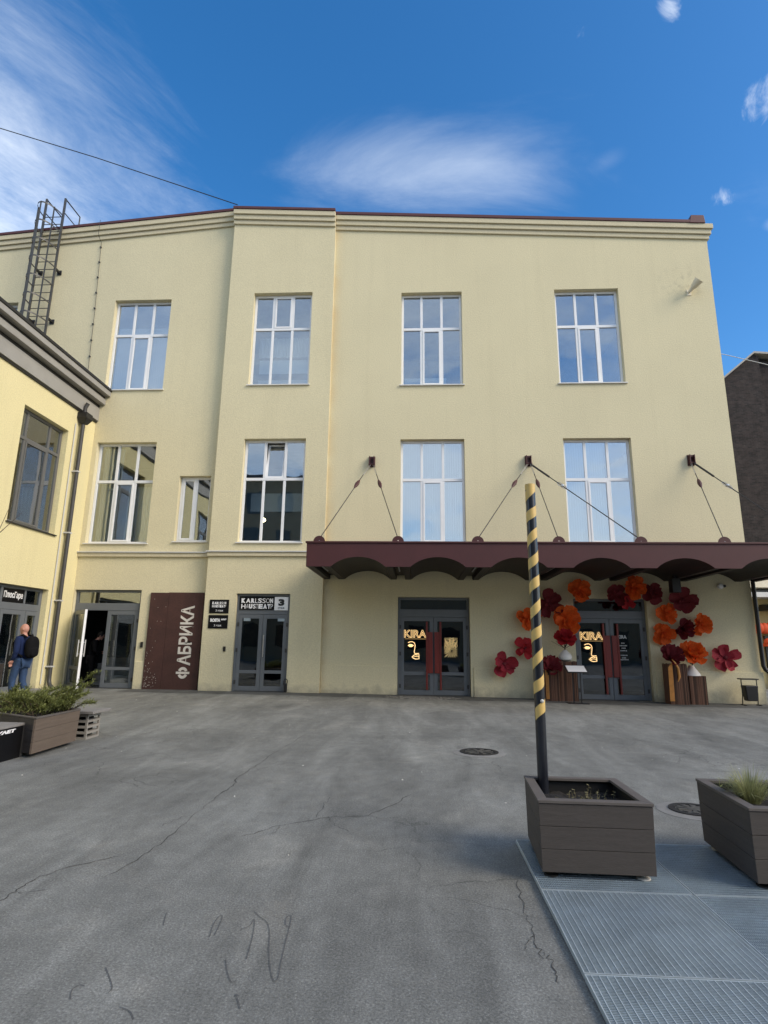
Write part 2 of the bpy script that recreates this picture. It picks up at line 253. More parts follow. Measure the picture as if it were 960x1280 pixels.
M = dict(
    wall=stucco('cream_stucco', (.655, .592, .395), .04), wing=stucco('yellow_stucco', (.7, .625, .36)),
    trim=stucco('cream_trim', (.6, .535, .37), .03), asphalt=asphalt_mat(), asphalt_dark=asphalt_mat('darker_asphalt', .55), brick=brick_mat(),
    maroon=material('maroon_sheet', (.06, .014, .014), .55, var=.12, vscale=2, spec=.5),
    maroon_roof=material('maroon_roof', (.085, .022, .022), .5, var=.15, vscale=2),
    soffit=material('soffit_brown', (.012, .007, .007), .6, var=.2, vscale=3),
    pvc=material('white_plastic', (.78, .79, .8), .35, var=.03, vscale=4),
    alu=material('grey_aluminium', (.135, .148, .16), .42, var=.06, vscale=6),
    alu_dark=material('dark_grey_metal', (.045, .044, .042), .5, var=.15, vscale=5),
    wingfr=material('brown_grey_frame', (.12, .12, .115), .45, var=.06),
    cornice=material('dark_sheet_and_gap_shade', (.02, .019, .017), .55, var=.1, vscale=2),
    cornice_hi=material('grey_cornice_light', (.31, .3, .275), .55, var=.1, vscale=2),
    flash=material('white_flashing', (.55, .55, .53), .4, var=.1),
    glass=glass('window_glass'), glass_hi=glass('coated_glass', .3), glass_dark=glass('dark_door_glass', .1, (.45, .5, .52)),
    glass_wing=glass('wing_glass', .24, (.65, .7, .7)),
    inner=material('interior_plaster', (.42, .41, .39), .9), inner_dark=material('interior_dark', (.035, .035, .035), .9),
    curtain=material('curtain_cloth', (.74, .74, .72), .9, var=.1, vscale=2, trans=.2),
    blind=material('pale_blind', (.72, .74, .74), .8, var=.05, trans=.25), white=material('white_board', (.8, .8, .8), .6, var=.03),
    black=material('black_metal', (.012, .012, .013), .45, var=.15), black_sign=material('black_sign_board', (.006, .006, .007), .5, var=.1, spec=.15),
    letter=material('white_letters', (.82, .82, .82), .5, var=.02), letter_dark=material('black_letters', (.01, .01, .01), .5, var=.02),
    corten=material('rusty_steel', (.058, .023, .018), .75, var=.35, vscale=1.6, bump=.2, bscale=40, detail=10, fine=.15),
    bone=material('worn_cream_letters', (.66, .62, .55), .7, var=.12),
    wpc=material('dark_wood_composite', (.062, .053, .047), .7, var=.14, vscale=5, stretch=(.6, .6, 9), bump=.25, bscale=40, fine=.12, island=.08),
    wpc_brown=material('brown_wood_composite', (.125, .095, .072), .7, var=.14, vscale=5, stretch=(.6, .6, 9), bump=.2, bscale=40, fine=.1, island=.1),
    wpc_rim=material('composite_rim', (.098, .085, .076), .65, var=.12, vscale=6), soil=material('dark_soil', (.014, .012, .01), .95, var=.5, vscale=25, bump=1, bscale=60),
    mesh_liner=material('black_liner', (.008, .008, .008), .6), galv=material('galvanised_steel', (.36, .435, .485), .42, .55, var=.18, vscale=4, spec=.5, fine=.1),
    galv_line=material('worn_steel_edge', (.52, .59, .63), .4, .5, var=.18, vscale=9),
    chrome=material('steel_cable', (.5, .5, .5), .3, .9), cable=material('dark_cable', (.05, .045, .04), .5, .4),
    neon=material('neon_tube', (1, .8, .5), .4, emit=((1, .64, .27, 1), .68)), neon_fill=material('gold_letter', (.2, .13, .05), .5, emit=((1, .6, .2, 1), .12)),
    gold=material('gold_leaf', (.72, .55, .25), .35, .3, var=.15, vscale=20, emit=((1, .7, .3, 1), .12)),  # gold leaf is no light source; its faint emission is an added glow
    red_handle=material('red_lacquered_wood', (.19, .022, .014), .45, var=.2, vscale=8, stretch=(1, 1, .2)),
    orange=material('orange_paper', (.78, .125, .012), .8, var=.25, vscale=9, trans=.25), red=material('red_paper', (.42, .012, .018), .75, var=.3, vscale=9, trans=.2),
    dark_red=material('burgundy_paper', (.15, .006, .012), .75, var=.3, vscale=9, trans=.15), rose=material('crimson_paper', (.34, .02, .035), .75, var=.3, vscale=9, trans=.15),
    reed=material('reed_sticks', (.115, .056, .034), .7, var=.25, vscale=8, stretch=(1, 1, .15), island=.75),
    gold_reed=material('golden_reed', (.5, .22, .05), .6, var=.2, vscale=8), vase=material('white_vase', (.62, .6, .56), .5, var=.06),
    leaf_dark=material('dark_artificial_leaf', (.018, .014, .012), .6), iron=material('cast_iron', (.035, .034, .033), .6, .5, var=.3, vscale=30),
    iron_worn=material('worn_iron', (.11, .108, .1), .5, .5, var=.3, vscale=30), concrete=material('concrete_patch', (.2, .197, .185), .9, var=.2, vscale=8, bump=.4, bscale=60), rubber=material('white_foot', (.55, .54, .5), .6),
    tape=material('yellow_tape', (.62, .43, .14), .45, var=.1, vscale=12), pole=material('black_pole_paint', (.012, .014, .02), .28, var=.2, vscale=9, coat=.3),
    crack=material('crack_dirt', (.04, .039, .037), .95, var=.3, vscale=20), tar=material('tar_squiggle', (.085, .085, .085), .8),
    juniper=material('juniper_needles', (.19, .21, .062), .7, var=.35, vscale=6, island=.45, trans=.25), bark=material('bark', (.08, .055, .04), .9, var=.3, vscale=20),
    grass=material('grass_blades', (.3, .31, .14), .7, var=.3, island=.4, trans=.3), straw=material('dry_sprout', (.15, .13, .06), .8, island=.4),
    greywood=material('weathered_board', (.2, .19, .18), .8, var=.2, vscale=6, stretch=(.4, 6, 6), bump=.3, bscale=30), bench_white=material('pale_bench_block', (.24, .225, .2), .8, var=.12),
    skin=material('skin', (.46, .23, .17), .55, var=.08, vscale=30), jacket=material('navy_jacket', (.012, .022, .07), .9, spec=.2, var=.25, vscale=12, bump=.3, bscale=15),
    jeans=material('blue_jeans', (.022, .05, .115), .9, var=.3, vscale=10, bump=.3, bscale=20), shoe=material('dark_shoe', (.02, .02, .02), .6),
    pack=material('black_nylon', (.006, .006, .007), .85, spec=.15, var=.3, vscale=14, bump=.3, bscale=18), uniform=material('black_uniform', (.004, .004, .005), .95, spec=.1, var=.3, vscale=10),
    hair=material('dark_hair', (.012, .009, .007), .7), horn=material('cream_enamel', (.72, .66, .52), .5, var=.08),
    far_yellow=stucco('far_yellow_stucco', (.55, .46, .24)), far_red=material('far_orange_boxes', (.6, .07, .015), .7, var=.2), roof_white=material('pale_canopy', (.6, .6, .6), .5),
    opp=stucco('dull_ochre_stucco', (.33, .24, .15)), opp_win=material('dark_far_pane', (.02, .022, .025), .2), lamp=material('warm_ceiling_lamp', (1, .85, .6), .5, emit=((1, .78, .5, 1), 6)),
    ledge=material('pale_sill_sheet', (.66, .65, .62), .45, var=.06), tube=material('unlit_tube', (.42, .42, .42), .4), litter=material('white_grit', (.55, .54, .5), .8),
    ladder=material('galvanised_ladder_grey', (.075, .074, .07), .5, .3, var=.2, vscale=6), bag_badge=material('silver_badge', (.5, .5, .5), .4),
)

stain(M['wall'], 'soot'); stain(M['wall'], 'seep')
# ------------------------------------------------------------------ helpers
def gz(x, y):
    """height of the yard: level near the viewer, rising a little to the foot of the facade"""
    pts = [(-30, .13), (-6, .13), (-2.8, .12), (-.5, .1), (1.6, .082), (6.8, .03), (9, .02), (40, .02)]
    z = pts[-1][1]
    for (a, za), (b, zb) in zip(pts, pts[1:]):
        if a <= x <= b: z = za+(zb-za)*(x-a)/(b-a); break
    t = min(1, max(0, (y-8.5)/8.5)); return z*t*t*(3-2*t)
def ray_ground(u, v, dz=0):
    d = dir_px(u, v); t = -CAM_H/d.z; p = d*t
    for _ in range(5): t = (gz(p.x, p.y)+dz-CAM_H)/d.z; p = d*t
    return Vector((p.x, p.y, gz(p.x, p.y)+dz))
def ray_y(u, v, y):
    d = dir_px(u, v); p = d*(y/d.y); return Vector((p.x, p.y, p.z+CAM_H))
def put(o, label=None, cat=None, group=None, kind=None):
    if label: o['label'] = label
    if cat: o['category'] = cat
    if group: o['group'] = group
    if kind: o['kind'] = kind
    return o
def thing(name, label, cat, loc=(0, 0, 0), rz=0, group=None):
    o = bpy.data.objects.new(name, None); COL.objects.link(o); o.location = loc; o.rotation_euler = (0, 0, rz)
    o.empty_display_size = .2
    return put(o, label, cat, group)
def offset_of(parent):
    v = Vector((0, 0, 0))
    while parent: v += parent.location; parent = parent.parent
    return v
class MB:
    def __init__(s): s.v = []; s.f = []
    def add(s, vs, fs):
        b = len(s.v); s.v += [Vector(p) for p in vs]; s.f += [tuple(b+i for i in f) for f in fs]; return s
    def box(s, a, b):
        (x0, y0, z0), (x1, y1, z1) = a, b
        return s.add([(x0, y0, z0), (x1, y0, z0), (x1, y1, z0), (x0, y1, z0), (x0, y0, z1), (x1, y0, z1), (x1, y1, z1), (x0, y1, z1)],
                     [(3, 2, 1, 0), (4, 5, 6, 7), (0, 1, 5, 4), (1, 2, 6, 5), (2, 3, 7, 6), (3, 0, 4, 7)])
    def hexa(s, bot, top):
        return s.add(list(bot)+list(top), [(3, 2, 1, 0), (4, 5, 6, 7), (0, 1, 5, 4), (1, 2, 6, 5), (2, 3, 7, 6), (3, 0, 4, 7)])
    def quad(s, *p): return s.add(p, [tuple(range(len(p)))])
    def tube(s, pts, r, n=8, closed=False, cap=True):
        pts = [Vector(p) for p in pts]; m = len(pts); rr = r if isinstance(r, (list, tuple)) else [r]*m
        rings = []; up = None
        for i, p in enumerate(pts):
            a = pts[(i-1) % m] if (closed or i) else p; c = pts[(i+1) % m] if (closed or i < m-1) else p
            t = (c-a)
            if t.length < 1e-9: t = Vector((0, 0, 1))
            t.normalize()
            if up is None or abs(up.dot(t)) > .95: up = Vector((0, 0, 1)) if abs(t.z) < .9 else Vector((1, 0, 0))
            x = t.cross(up).normalized(); y = x.cross(t).normalized(); up = y
            rings.append([p+(x*math.cos(2*math.pi*k/n)+y*math.sin(2*math.pi*k/n))*rr[i] for k in range(n)])
        b = len(s.v)
        for q in rings: s.v += q
        for i in range(m if closed else m-1):
            j = (i+1) % m
            for k in range(n): s.f.append((b+i*n+k, b+i*n+(k+1) % n, b+j*n+(k+1) % n, b+j*n+k))
        if cap and not closed:
            s.f.append(tuple(b+k for k in reversed(range(n)))); s.f.append(tuple(b+(m-1)*n+k for k in range(n)))
        return s
    def lathe(s, c, prof, n=16, axis='z'):
        b = len(s.v); c = Vector(c)
        for r, h in prof:
            for k in range(n):
                a = 2*math.pi*k/n
                s.v.append(c+(Vector((r*math.cos(a), r*math.sin(a), h)) if axis == 'z' else Vector((r*math.cos(a), h, r*math.sin(a)))))
        for i in range(len(prof)-1):
            for k in range(n): s.f.append((b+i*n+k, b+i*n+(k+1) % n, b+(i+1)*n+(k+1) % n, b+(i+1)*n+k))
        s.f.append(tuple(b+k for k in reversed(range(n)))); s.f.append(tuple(b+(len(prof)-1)*n+k for k in range(n)))
        return s
    def prism(s, poly, y0, y1):
        """poly = [(x, z)...] extruded along y"""
        n = len(poly); b = len(s.v)
        s.v += [Vector((x, y0, z)) for x, z in poly]+[Vector((x, y1, z)) for x, z in poly]
        s.f.append(tuple(b+i for i in range(n))); s.f.append(tuple(b+n+i for i in reversed(range(n))))
        for i in range(n): j = (i+1) % n; s.f.append((b+i, b+n+i, b+n+j, b+j))
        return s
    def map(s, fn): s.v = [Vector(fn(p)) for p in s.v]; return s
    def mesh(s, name, mat=None, off=Vector((0, 0, 0)), smooth=False, recalc=True):
        me = bpy.data.meshes.new(name); me.from_pydata([tuple(p-off) for p in s.v], [], s.f)
        if recalc:
            bm = bmesh.new(); bm.from_mesh(me); bmesh.ops.recalc_face_normals(bm, faces=bm.faces); bm.to_mesh(me); bm.free()
        if mat: me.materials.append(mat)
        if smooth:
            for p in me.polygons: p.use_smooth = True
            try: me.set_sharp_from_angle(angle=R(40))
            except Exception: pass
        me.update(); return me
    def build(s, name, mat, parent=None, smooth=False, bevel=0, kind=None, recalc=True, local=False):
        off = Vector((0, 0, 0)) if local else offset_of(parent)
        o = bpy.data.objects.new(name, s.mesh(name, mat, off, smooth, recalc)); COL.objects.link(o); o.parent = parent
        if bevel:
            m = o.modifiers.new('bevel', 'BEVEL'); m.width = bevel; m.segments = 2; m.limit_method = 'ANGLE'; m.angle_limit = R(50)
        if kind: o['kind'] = kind
        return o
def solo(mb, name, mat, label, cat, group=None, base=None, **k):
    """a thing that is one mesh, its origin at its base"""
    if base is None:
        xs = [p.x for p in mb.v]; ys = [p.y for p in mb.v]; zs = [p.z for p in mb.v]
        base = Vector(((min(xs)+max(xs))/2, (min(ys)+max(ys))/2, min(zs)))
    o = bpy.data.objects.new(name, mb.mesh(name, mat, Vector(base), k.get('smooth', False))); COL.objects.link(o); o.location = base
    return put(o, label, cat, group)
def inst(me, name, parent, loc=(0, 0, 0), rot=(0, 0, 0), sc=(1, 1, 1)):
    o = bpy.data.objects.new(name, me); COL.objects.link(o); o.parent = parent; o.location = loc; o.rotation_euler = rot; o.scale = sc; return o
def text_mb(s, size, extrude=.006, bold=0, outline=None, shear=0, align='LEFT'):
    """lettering as mesh, lying in local XY, baseline at 0"""
    cu = bpy.data.curves.new('t', 'FONT'); cu.body = s; cu.size = size; cu.extrude = extrude; cu.offset = bold; cu.align_x = align; cu.shear = shear
    cu.resolution_u = 3
    if outline: cu.fill_mode = 'NONE'; cu.bevel_depth = outline; cu.bevel_resolution = 1; cu.extrude = 0
    ob = bpy.data.objects.new('t', cu); COL.objects.link(ob); bpy.context.view_layer.update()
    me = bpy.data.meshes.new_from_object(ob.evaluated_get(bpy.context.evaluated_depsgraph_get()))
    mb = MB(); mb.add([v.co.copy() for v in me.vertices], [tuple(p.vertices) for p in me.polygons])
    bpy.data.objects.remove(ob); bpy.data.curves.remove(cu); bpy.data.meshes.remove(me); return mb
def fit_text(mb, x0, x1, z0, z1, place):
    """stretch lettering into a rectangle (u, v) then place(u, v, depth) -> world"""
    xs = [p.x for p in mb.v]; ys = [p.y for p in mb.v]; a, b, c, d = min(xs), max(xs), min(ys), max(ys)
    return mb.map(lambda p: place(x0+(p.x-a)/(b-a)*(x1-x0), z0+(p.y-c)/(d-c)*(z1-z0), p.z))

# ------------------------------------------------------------------ ground
def lines(a, b, dense): return sorted(set([a, b]+dense))
gx = [-300, -120, -60, -40]+[-30+i for i in range(61)]+[40, 60, 120, 300]
gy = [-300, -100, -50, -30, -20]+[-12+i for i in range(45)]+[45, 60, 120, 400]
g = MB(); g.v = [Vector((x, y, gz(x, y))) for y in gy for x in gx]
nx = len(gx)
g.f = [(j*nx+i, j*nx+i+1, (j+1)*nx+i+1, (j+1)*nx+i) for j in range(len(gy)-1) for i in range(nx-1)]
ground = g.build('ground', M['asphalt'], None, smooth=True); put(ground, 'worn grey asphalt yard with cracks and stains', None, None, 'structure')

def ribbon(px, width, name, mat, jag=0.0, dz=.003, sub=6):
    if not jag:
        q = [px[0]]+list(px)+[px[-1]]; out = []
        for i in range(1, len(q)-2):
            for k in range(5):
                t = k/5; f = lambda c: .5*(2*q[i][c]+(q[i+1][c]-q[i-1][c])*t+(2*q[i-1][c]-5*q[i][c]+4*q[i+1][c]-q[i+2][c])*t*t+(3*q[i][c]-q[i-1][c]-3*q[i+1][c]+q[i+2][c])*t**3)
                out.append((f(0), f(1)))
        px = out+[px[-1]]
    pts = [ray_ground(u, v) for u, v in px]; fine = []
    for a, b in zip(pts, pts[1:]):
        for k in range(sub):
            p = a.lerp(b, k/sub)
            if jag and k: p += Vector((random.uniform(-jag, jag), random.uniform(-jag, jag), 0))
            fine.append(p)
    fine.append(pts[-1]); mb = MB(); n = len(fine); vs = []
    for i, p in enumerate(fine):
        t = (fine[min(n-1, i+1)]-fine[max(0, i-1)]); t.z = 0
        s = Vector((-t.y, t.x, 0)); s.normalize()
        wd = .6*width*random.uniform(.3, 1.2)*(.35 if i in (0, n-1) else 1) if jag else width
        for q in (p-s*wd/2, p+s*wd/2): vs.append(Vector((q.x, q.y, gz(q.x, q.y)+dz)))
    mb.add(vs, [(2*i, 2*i+1, 2*i+3, 2*i+2) for i in range(n-1)])
    return mb.build(name, mat, ground, recalc=False)
for px, wd in [([(0, 1127), (20, 1115), (50, 1095), (95, 1082), (150, 1070)], .012), ([(125, 1100), (175, 1072), (205, 1052), (240, 1020), (272, 997)], .011),
               ([(268, 999), (292, 982), (297, 972)], .02), ([(297, 972), (320, 957), (345, 940), (382, 918)], .012),
               ([(300, 1047), (350, 1032), (410, 1022), (460, 1020), (495, 1005), (515, 992)], .012), ([(395, 1022), (405, 1006), (412, 996)], .01),
               ([(680, 1200), (668, 1170), (655, 1135), (648, 1100)], .010), ([(420, 960), (470, 950), (520, 953)], .012), ([(690, 958), (800, 962), (960, 966)], .012), ([(410, 1022), (418, 1032), (436, 1040)], .008), ([(350, 1032), (342, 1042), (322, 1046)], .008), ([(240, 1020), (226, 1022), (196, 1034)], .008), ([(320, 957), (340, 955), (352, 950)], .008), ([(460, 1020), (476, 1024), (498, 1022)], .008), ([(20, 1115), (34, 1116), (60, 1112)], .008), ([(668, 1170), (660, 1176), (655, 1188)], .007), ([(700, 1230), (690, 1205), (680, 1190)], .01)]:
    ribbon(px, wd, 'crack', M['crack'], .018)
for px in [[(318, 1140), (325, 1147), (334, 1154), (337, 1168), (336, 1190), (338, 1212), (342, 1226), (347, 1224), (351, 1205), (357, 1178), (364, 1150), (363, 1145), (358, 1148), (357, 1157), (362, 1160)],
           [(262, 1172), (266, 1158), (273, 1147), (278, 1146), (275, 1155), (268, 1170)], [(300, 1163), (312, 1158), (318, 1150), (316, 1170), (308, 1200)],
           [(282, 1200), (284, 1215), (289, 1228), (296, 1226)], [(204, 1158), (207, 1145), (209, 1141)], [(132, 1210), (138, 1226), (140, 1236), (135, 1242)],
           [(300, 1262), (297, 1250), (294, 1244), (299, 1246)], [(150, 1260), (162, 1265), (167, 1275)], [(88, 1250), (90, 1238), (100, 1232), (106, 1234)]]:
    ribbon(px, .0038, 'tar_squiggle', M['tar'], 0, .004, 1)
grit = MB()
for k in range(90):
    x = random.uniform(-9, 7); y = random.uniform(2.6, 16.5); s = random.uniform(.005, .012); a = random.random()*3
    z = gz(x, y); dx, dy = Vector((math.cos(a), math.sin(a)))*s
    grit.hexa([(x-dx, y-dy, z), (x+dy, y-dx, z), (x+dx, y+dy, z), (x-dy, y+dx, z)], [(x-dx*.6, y-dy*.6, z+s*.7), (x+dy*.6, y-dx*.6, z+s*.7), (x+dx*.6, y+dy*.6, z+s*.5), (x-dy*.6, y+dx*.6, z+s*.5)])
put(solo(grit, 'grit', M['litter'], 'pale grit and litter specks scattered over the asphalt', 'grit', base=(0, 8, 0)), kind='stuff')

def patch(name, pts, mat, dz=.004, n=40):
    '''thin sheet of darker asphalt colour between a ragged front edge and a back edge'''
    (x0, y0a, y0b), (x1, y1a, y1b) = pts; vs = []
    for k in range(n+1):
        t = k/n; x = x0+(x1-x0)*t; a = y0a+(y1a-y0a)*t+.16*noise.noise(Vector((x*1.1, 3.1, 0)))+.05*noise.noise(Vector((x*5, 1, 0))); b = y0b+(y1b-y0b)*t
        for j in range(4): y = a+(b-a)*j/3; vs.append((x, y, gz(x, y)+dz))
    MB().add(vs, [(4*k+j, 4*k+4+j, 4*k+5+j, 4*k+1+j) for k in range(n) for j in range(3)]).build(name, mat, ground, recalc=False, smooth=True)
patch('dark_ground_strip', ((-8.3, 16.4, 17.45), (9.5, 16.1, 17.45)), M['asphalt_dark'], .004, 90)  # ground colour darker in a ragged strip along the facade foot
random.seed(3); cob = MB()
for j in range(9):
    for i in range(34):
        x = -1.0+.07*i+random.uniform(-.02, .02)+.035*(j % 2); y = 16.15+.1*j+random.uniform(-.03, .03); u = (x-.15)/1.15; v = (y-16.6)/.5
        if u*u+v*v > random.uniform(.45, 1.05): continue
        r = random.uniform(.02, .034); z = gz(x, y); a0 = random.random()*6
        q = [(x+r*math.cos(a0+k*1.5708)*1.2, y+r*math.sin(a0+k*1.5708)*1.2, z-.002) for k in range(4)]; q2 = [(x+r*math.cos(a0+k*1.5708)*.8, y+r*math.sin(a0+k*1.5708)*.8, z+.009) for k in range(4)]
        cob.hexa(q, q2)
cob.build('worn_cobble_patch', M['bench_white'], ground, kind='stuff')
def manhole(c, r, label, lidm='iron', ribm='iron_worn'):
    t = thing('manhole_cover', label, 'manhole', c, 0, None)
    MB().lathe((c.x, c.y, c.z), [(r+.13, .0), (r+.13, .003), (r+.02, .012), (r+.02, .005)], 40).build('surround', M['concrete'], t)
    ring = MB(); n = 40
    ring.lathe((c.x, c.y, c.z), [(r+.025, .004), (r+.025, .02), (r-.03, .02), (r-.03, .008)], n).build('rim', M['iron'], t)
    lid = MB().lathe((c.x, c.y, c.z), [(r-.035, .0), (r-.035, .014), (.0, .0145)], n)
    lid.build('lid', M[lidm], t)
    rib = MB()
    for k in range(10):
        a = k*math.pi/5; d = Vector((math.cos(a), math.sin(a), 0)); s = Vector((-d.y, d.x, 0))*.012
        p, q = c+d*r*.28, c+d*(r-.05)
        rib.hexa([p-s+Vector((0, 0, .01)), q-s*2.2+Vector((0, 0, .01)), q+s*2.2+Vector((0, 0, .01)), p+s+Vector((0, 0, .01))],
                 [p-s+Vector((0, 0, .022)), q-s*2.2+Vector((0, 0, .022)), q+s*2.2+Vector((0, 0, .022)), p+s+Vector((0, 0, .022))])
    rib.lathe((c.x, c.y, c.z), [(.06, .012), (.06, .024), (.0, .026)], 16)
    rib.build('raised_pattern', M[ribm], t)
manhole(ray_ground(599, 941), .25, 'round manhole cover in open asphalt in front of the left glowing door')
manhole(ray_ground(868, 1014), .2, 'round manhole cover right behind the two square dark planters', 'iron_worn', 'iron_worn')

# ------------------------------------------------------------------ facade helpers
YM, YP, YL, XW = 17.3, 17.15, 17.4, -10.48
def fac(Y): return lambda u, d, z: (u, Y+d, z)            # wall facing -Y, d = depth into the wall
def wingmap(u, d, z): return (XW-d, u, z)                  # wall facing +X, u runs along Y
def lbox(mb, mp, u0, u1, d0, d1, z0, z1):
    c = [mp(u, d, z) for z in (z0, z1) for u, d in ((u0, d0), (u1, d0), (u1, d1), (u0, d1))]
    return mb.hexa(c[:4], c[4:])
def wall_sheet(mp, u0, u1, z0, top, holes, depth=.3):
    """front skin with real openings and their reveals; top = function of u"""
    mb = MB(); us = sorted(set([u0, u1]+[h[i] for h in holes for i in (0, 1)]))
    zs = sorted(set([z0]+[h[i] for h in holes for i in (2, 3)])); zs.append(None)
    fu = []
    for a, b in zip(us, us[1:]):
        n = max(1, int((b-a)/1.5)); fu += [a+(b-a)*k/n for k in range(n)]
    fu.append(us[-1])
    Z = lambda z, u: top(u) if z is None else z
    for a, b in zip(fu, fu[1:]):
        for c, d in zip(zs, zs[1:]):
            m = (a+b)/2; zm = (c+(d if d is not None else c+1))/2
            if any(h[0] < m < h[1] and h[2] < zm < h[3] for h in holes): continue
            mb.quad(mp(a, 0, c), mp(b, 0, c), mp(b, 0, Z(d, b)), mp(a, 0, Z(d, a)))
    for a, b, c, d in holes:
        mb.quad(mp(a, 0, c), mp(a, depth, c), mp(a, depth, d), mp(a, 0, d)); mb.quad(mp(b, 0, c), mp(b, 0, d), mp(b, depth, d), mp(b, depth, c))
        mb.quad(mp(a, 0, d), mp(a, depth, d), mp(b, depth, d), mp(b, 0, d)); mb.quad(mp(a, 0, c), mp(b, 0, c), mp(b, depth, c), mp(a, depth, c))
    bm = bmesh.new()
    vs = [bm.verts.new(p) for p in mb.v]
    for f in mb.f: bm.faces.new([vs[i] for i in f])
    bmesh.ops.remove_doubles(bm, verts=bm.verts, dist=1e-4)
    bm.verts.index_update()
    mb.v = [v.co.copy() for v in bm.verts]; mb.f = [tuple(v.index for v in f.verts) for f in bm.faces]; bm.free(); return mb

def window(root, mp, u0, u1, z0, z1, mat='pvc', d=.17, ztr=None, cols=3, gl='glass', sash=None, sill=True, curtain=None, bar=.075, tilt=None, frac=None, sillmat='ledge'):
    """frame > panes, sashes, sill, curtain.  sash/tilt = (col, row) cells with an opening casement"""
    fr = MB(); e = .003; u0 += e; u1 -= e; z0 += e; z1 -= e
    lbox(fr, mp, u0, u0+bar, d, d+.07, z0, z1); lbox(fr, mp, u1-bar, u1, d, d+.07, z0, z1)
    lbox(fr, mp, u0+bar, u1-bar, d, d+.07, z0, z0+bar); lbox(fr, mp, u0+bar, u1-bar, d, d+.07, z1-bar, z1)
    rows = [(z0+bar, z1-bar)]
    if ztr: rows = [(z0+bar, ztr-.045), (ztr+.045, z1-bar)]; lbox(fr, mp, u0+bar, u1-bar, d-.004, d+.066, ztr-.045, ztr+.045)
    fr_ = frac or [k/cols for k in range(1, cols)]
    us = [u0+bar]+[u0+(u1-u0)*f for f in fr_]+[u1-bar]
    cells = []
    for i in range(cols):
        a = us[i]+(0 if i == 0 else .04); b = us[i+1]-(0 if i == cols-1 else .04)
        for j, (c, dd) in enumerate(rows): cells.append((i, j, a, b, c, dd))
        if i:
            for c, dd in rows: lbox(fr, mp, us[i]-.04, us[i]+.04, d+.001, d+.069, c, dd)
    f = fr.build('window', M[mat], root, bevel=.006)
    for i, j, a, b, c, dd in cells:
        if (i, j) in (sash or ()) or (i, j) == tilt:
            sb = MB(); q = .055
            lbox(sb, mp, a, a+q, d-.015, d+.05, c, dd); lbox(sb, mp, b-q, b, d-.015, d+.05, c, dd)
            lbox(sb, mp, a+q, b-q, d-.015, d+.05, c, c+q); lbox(sb, mp, a+q, b-q, d-.015, d+.05, dd-q, dd)
            pn = lbox(MB(), mp, a+q, b-q, d+.02, d+.03, c+q, dd-q)
            if (i, j) == tilt:
                for m in (sb, pn):
                    m.map(lambda p: Vector((p.x, p.y+.02+(p.z-c)*.16, p.z)))
            sb.build('sash', M[mat], f, bevel=.005); pn.build('pane', M[gl], f)
        else:
            tl = random.uniform(-.004, .004)
            pn = lbox(MB(), mp, a-.01, b+.01, d+.03, d+.04, c-.01, dd+.01)
            pn.build('pane', M[gl], f)
    if sill: lbox(MB(), mp, u0-.05, u1+.05, -.055, d, z0-.035, z0-.004).build('sill', M[sillmat], f)
    if curtain:
        for (a, b, c, dd, dep, kind) in curtain:
            mb = MB(); n = max(2, int((b-a)/.035)); vs = []
            for k in range(n+1):
                u = a+(b-a)*k/n; o = .022*math.sin(k*1.9)+.012*math.sin(k*.7+1) if kind == 'curtain' else (.004*(k % 2) if kind == 'blind' else 0)
                vs += [mp(u, d+dep+o, c), mp(u, d+dep+o, dd)]
            mb.add(vs, [(2*k, 2*k+2, 2*k+3, 2*k+1) for k in range(n)])
            mb.build({'curtain': 'curtain', 'blind': 'blind', 'board': 'inner_panel'}[kind], M[{'curtain': 'curtain', 'blind': 'blind', 'board': 'white'}[kind]], f, recalc=False, smooth=kind == 'curtain')
    return f

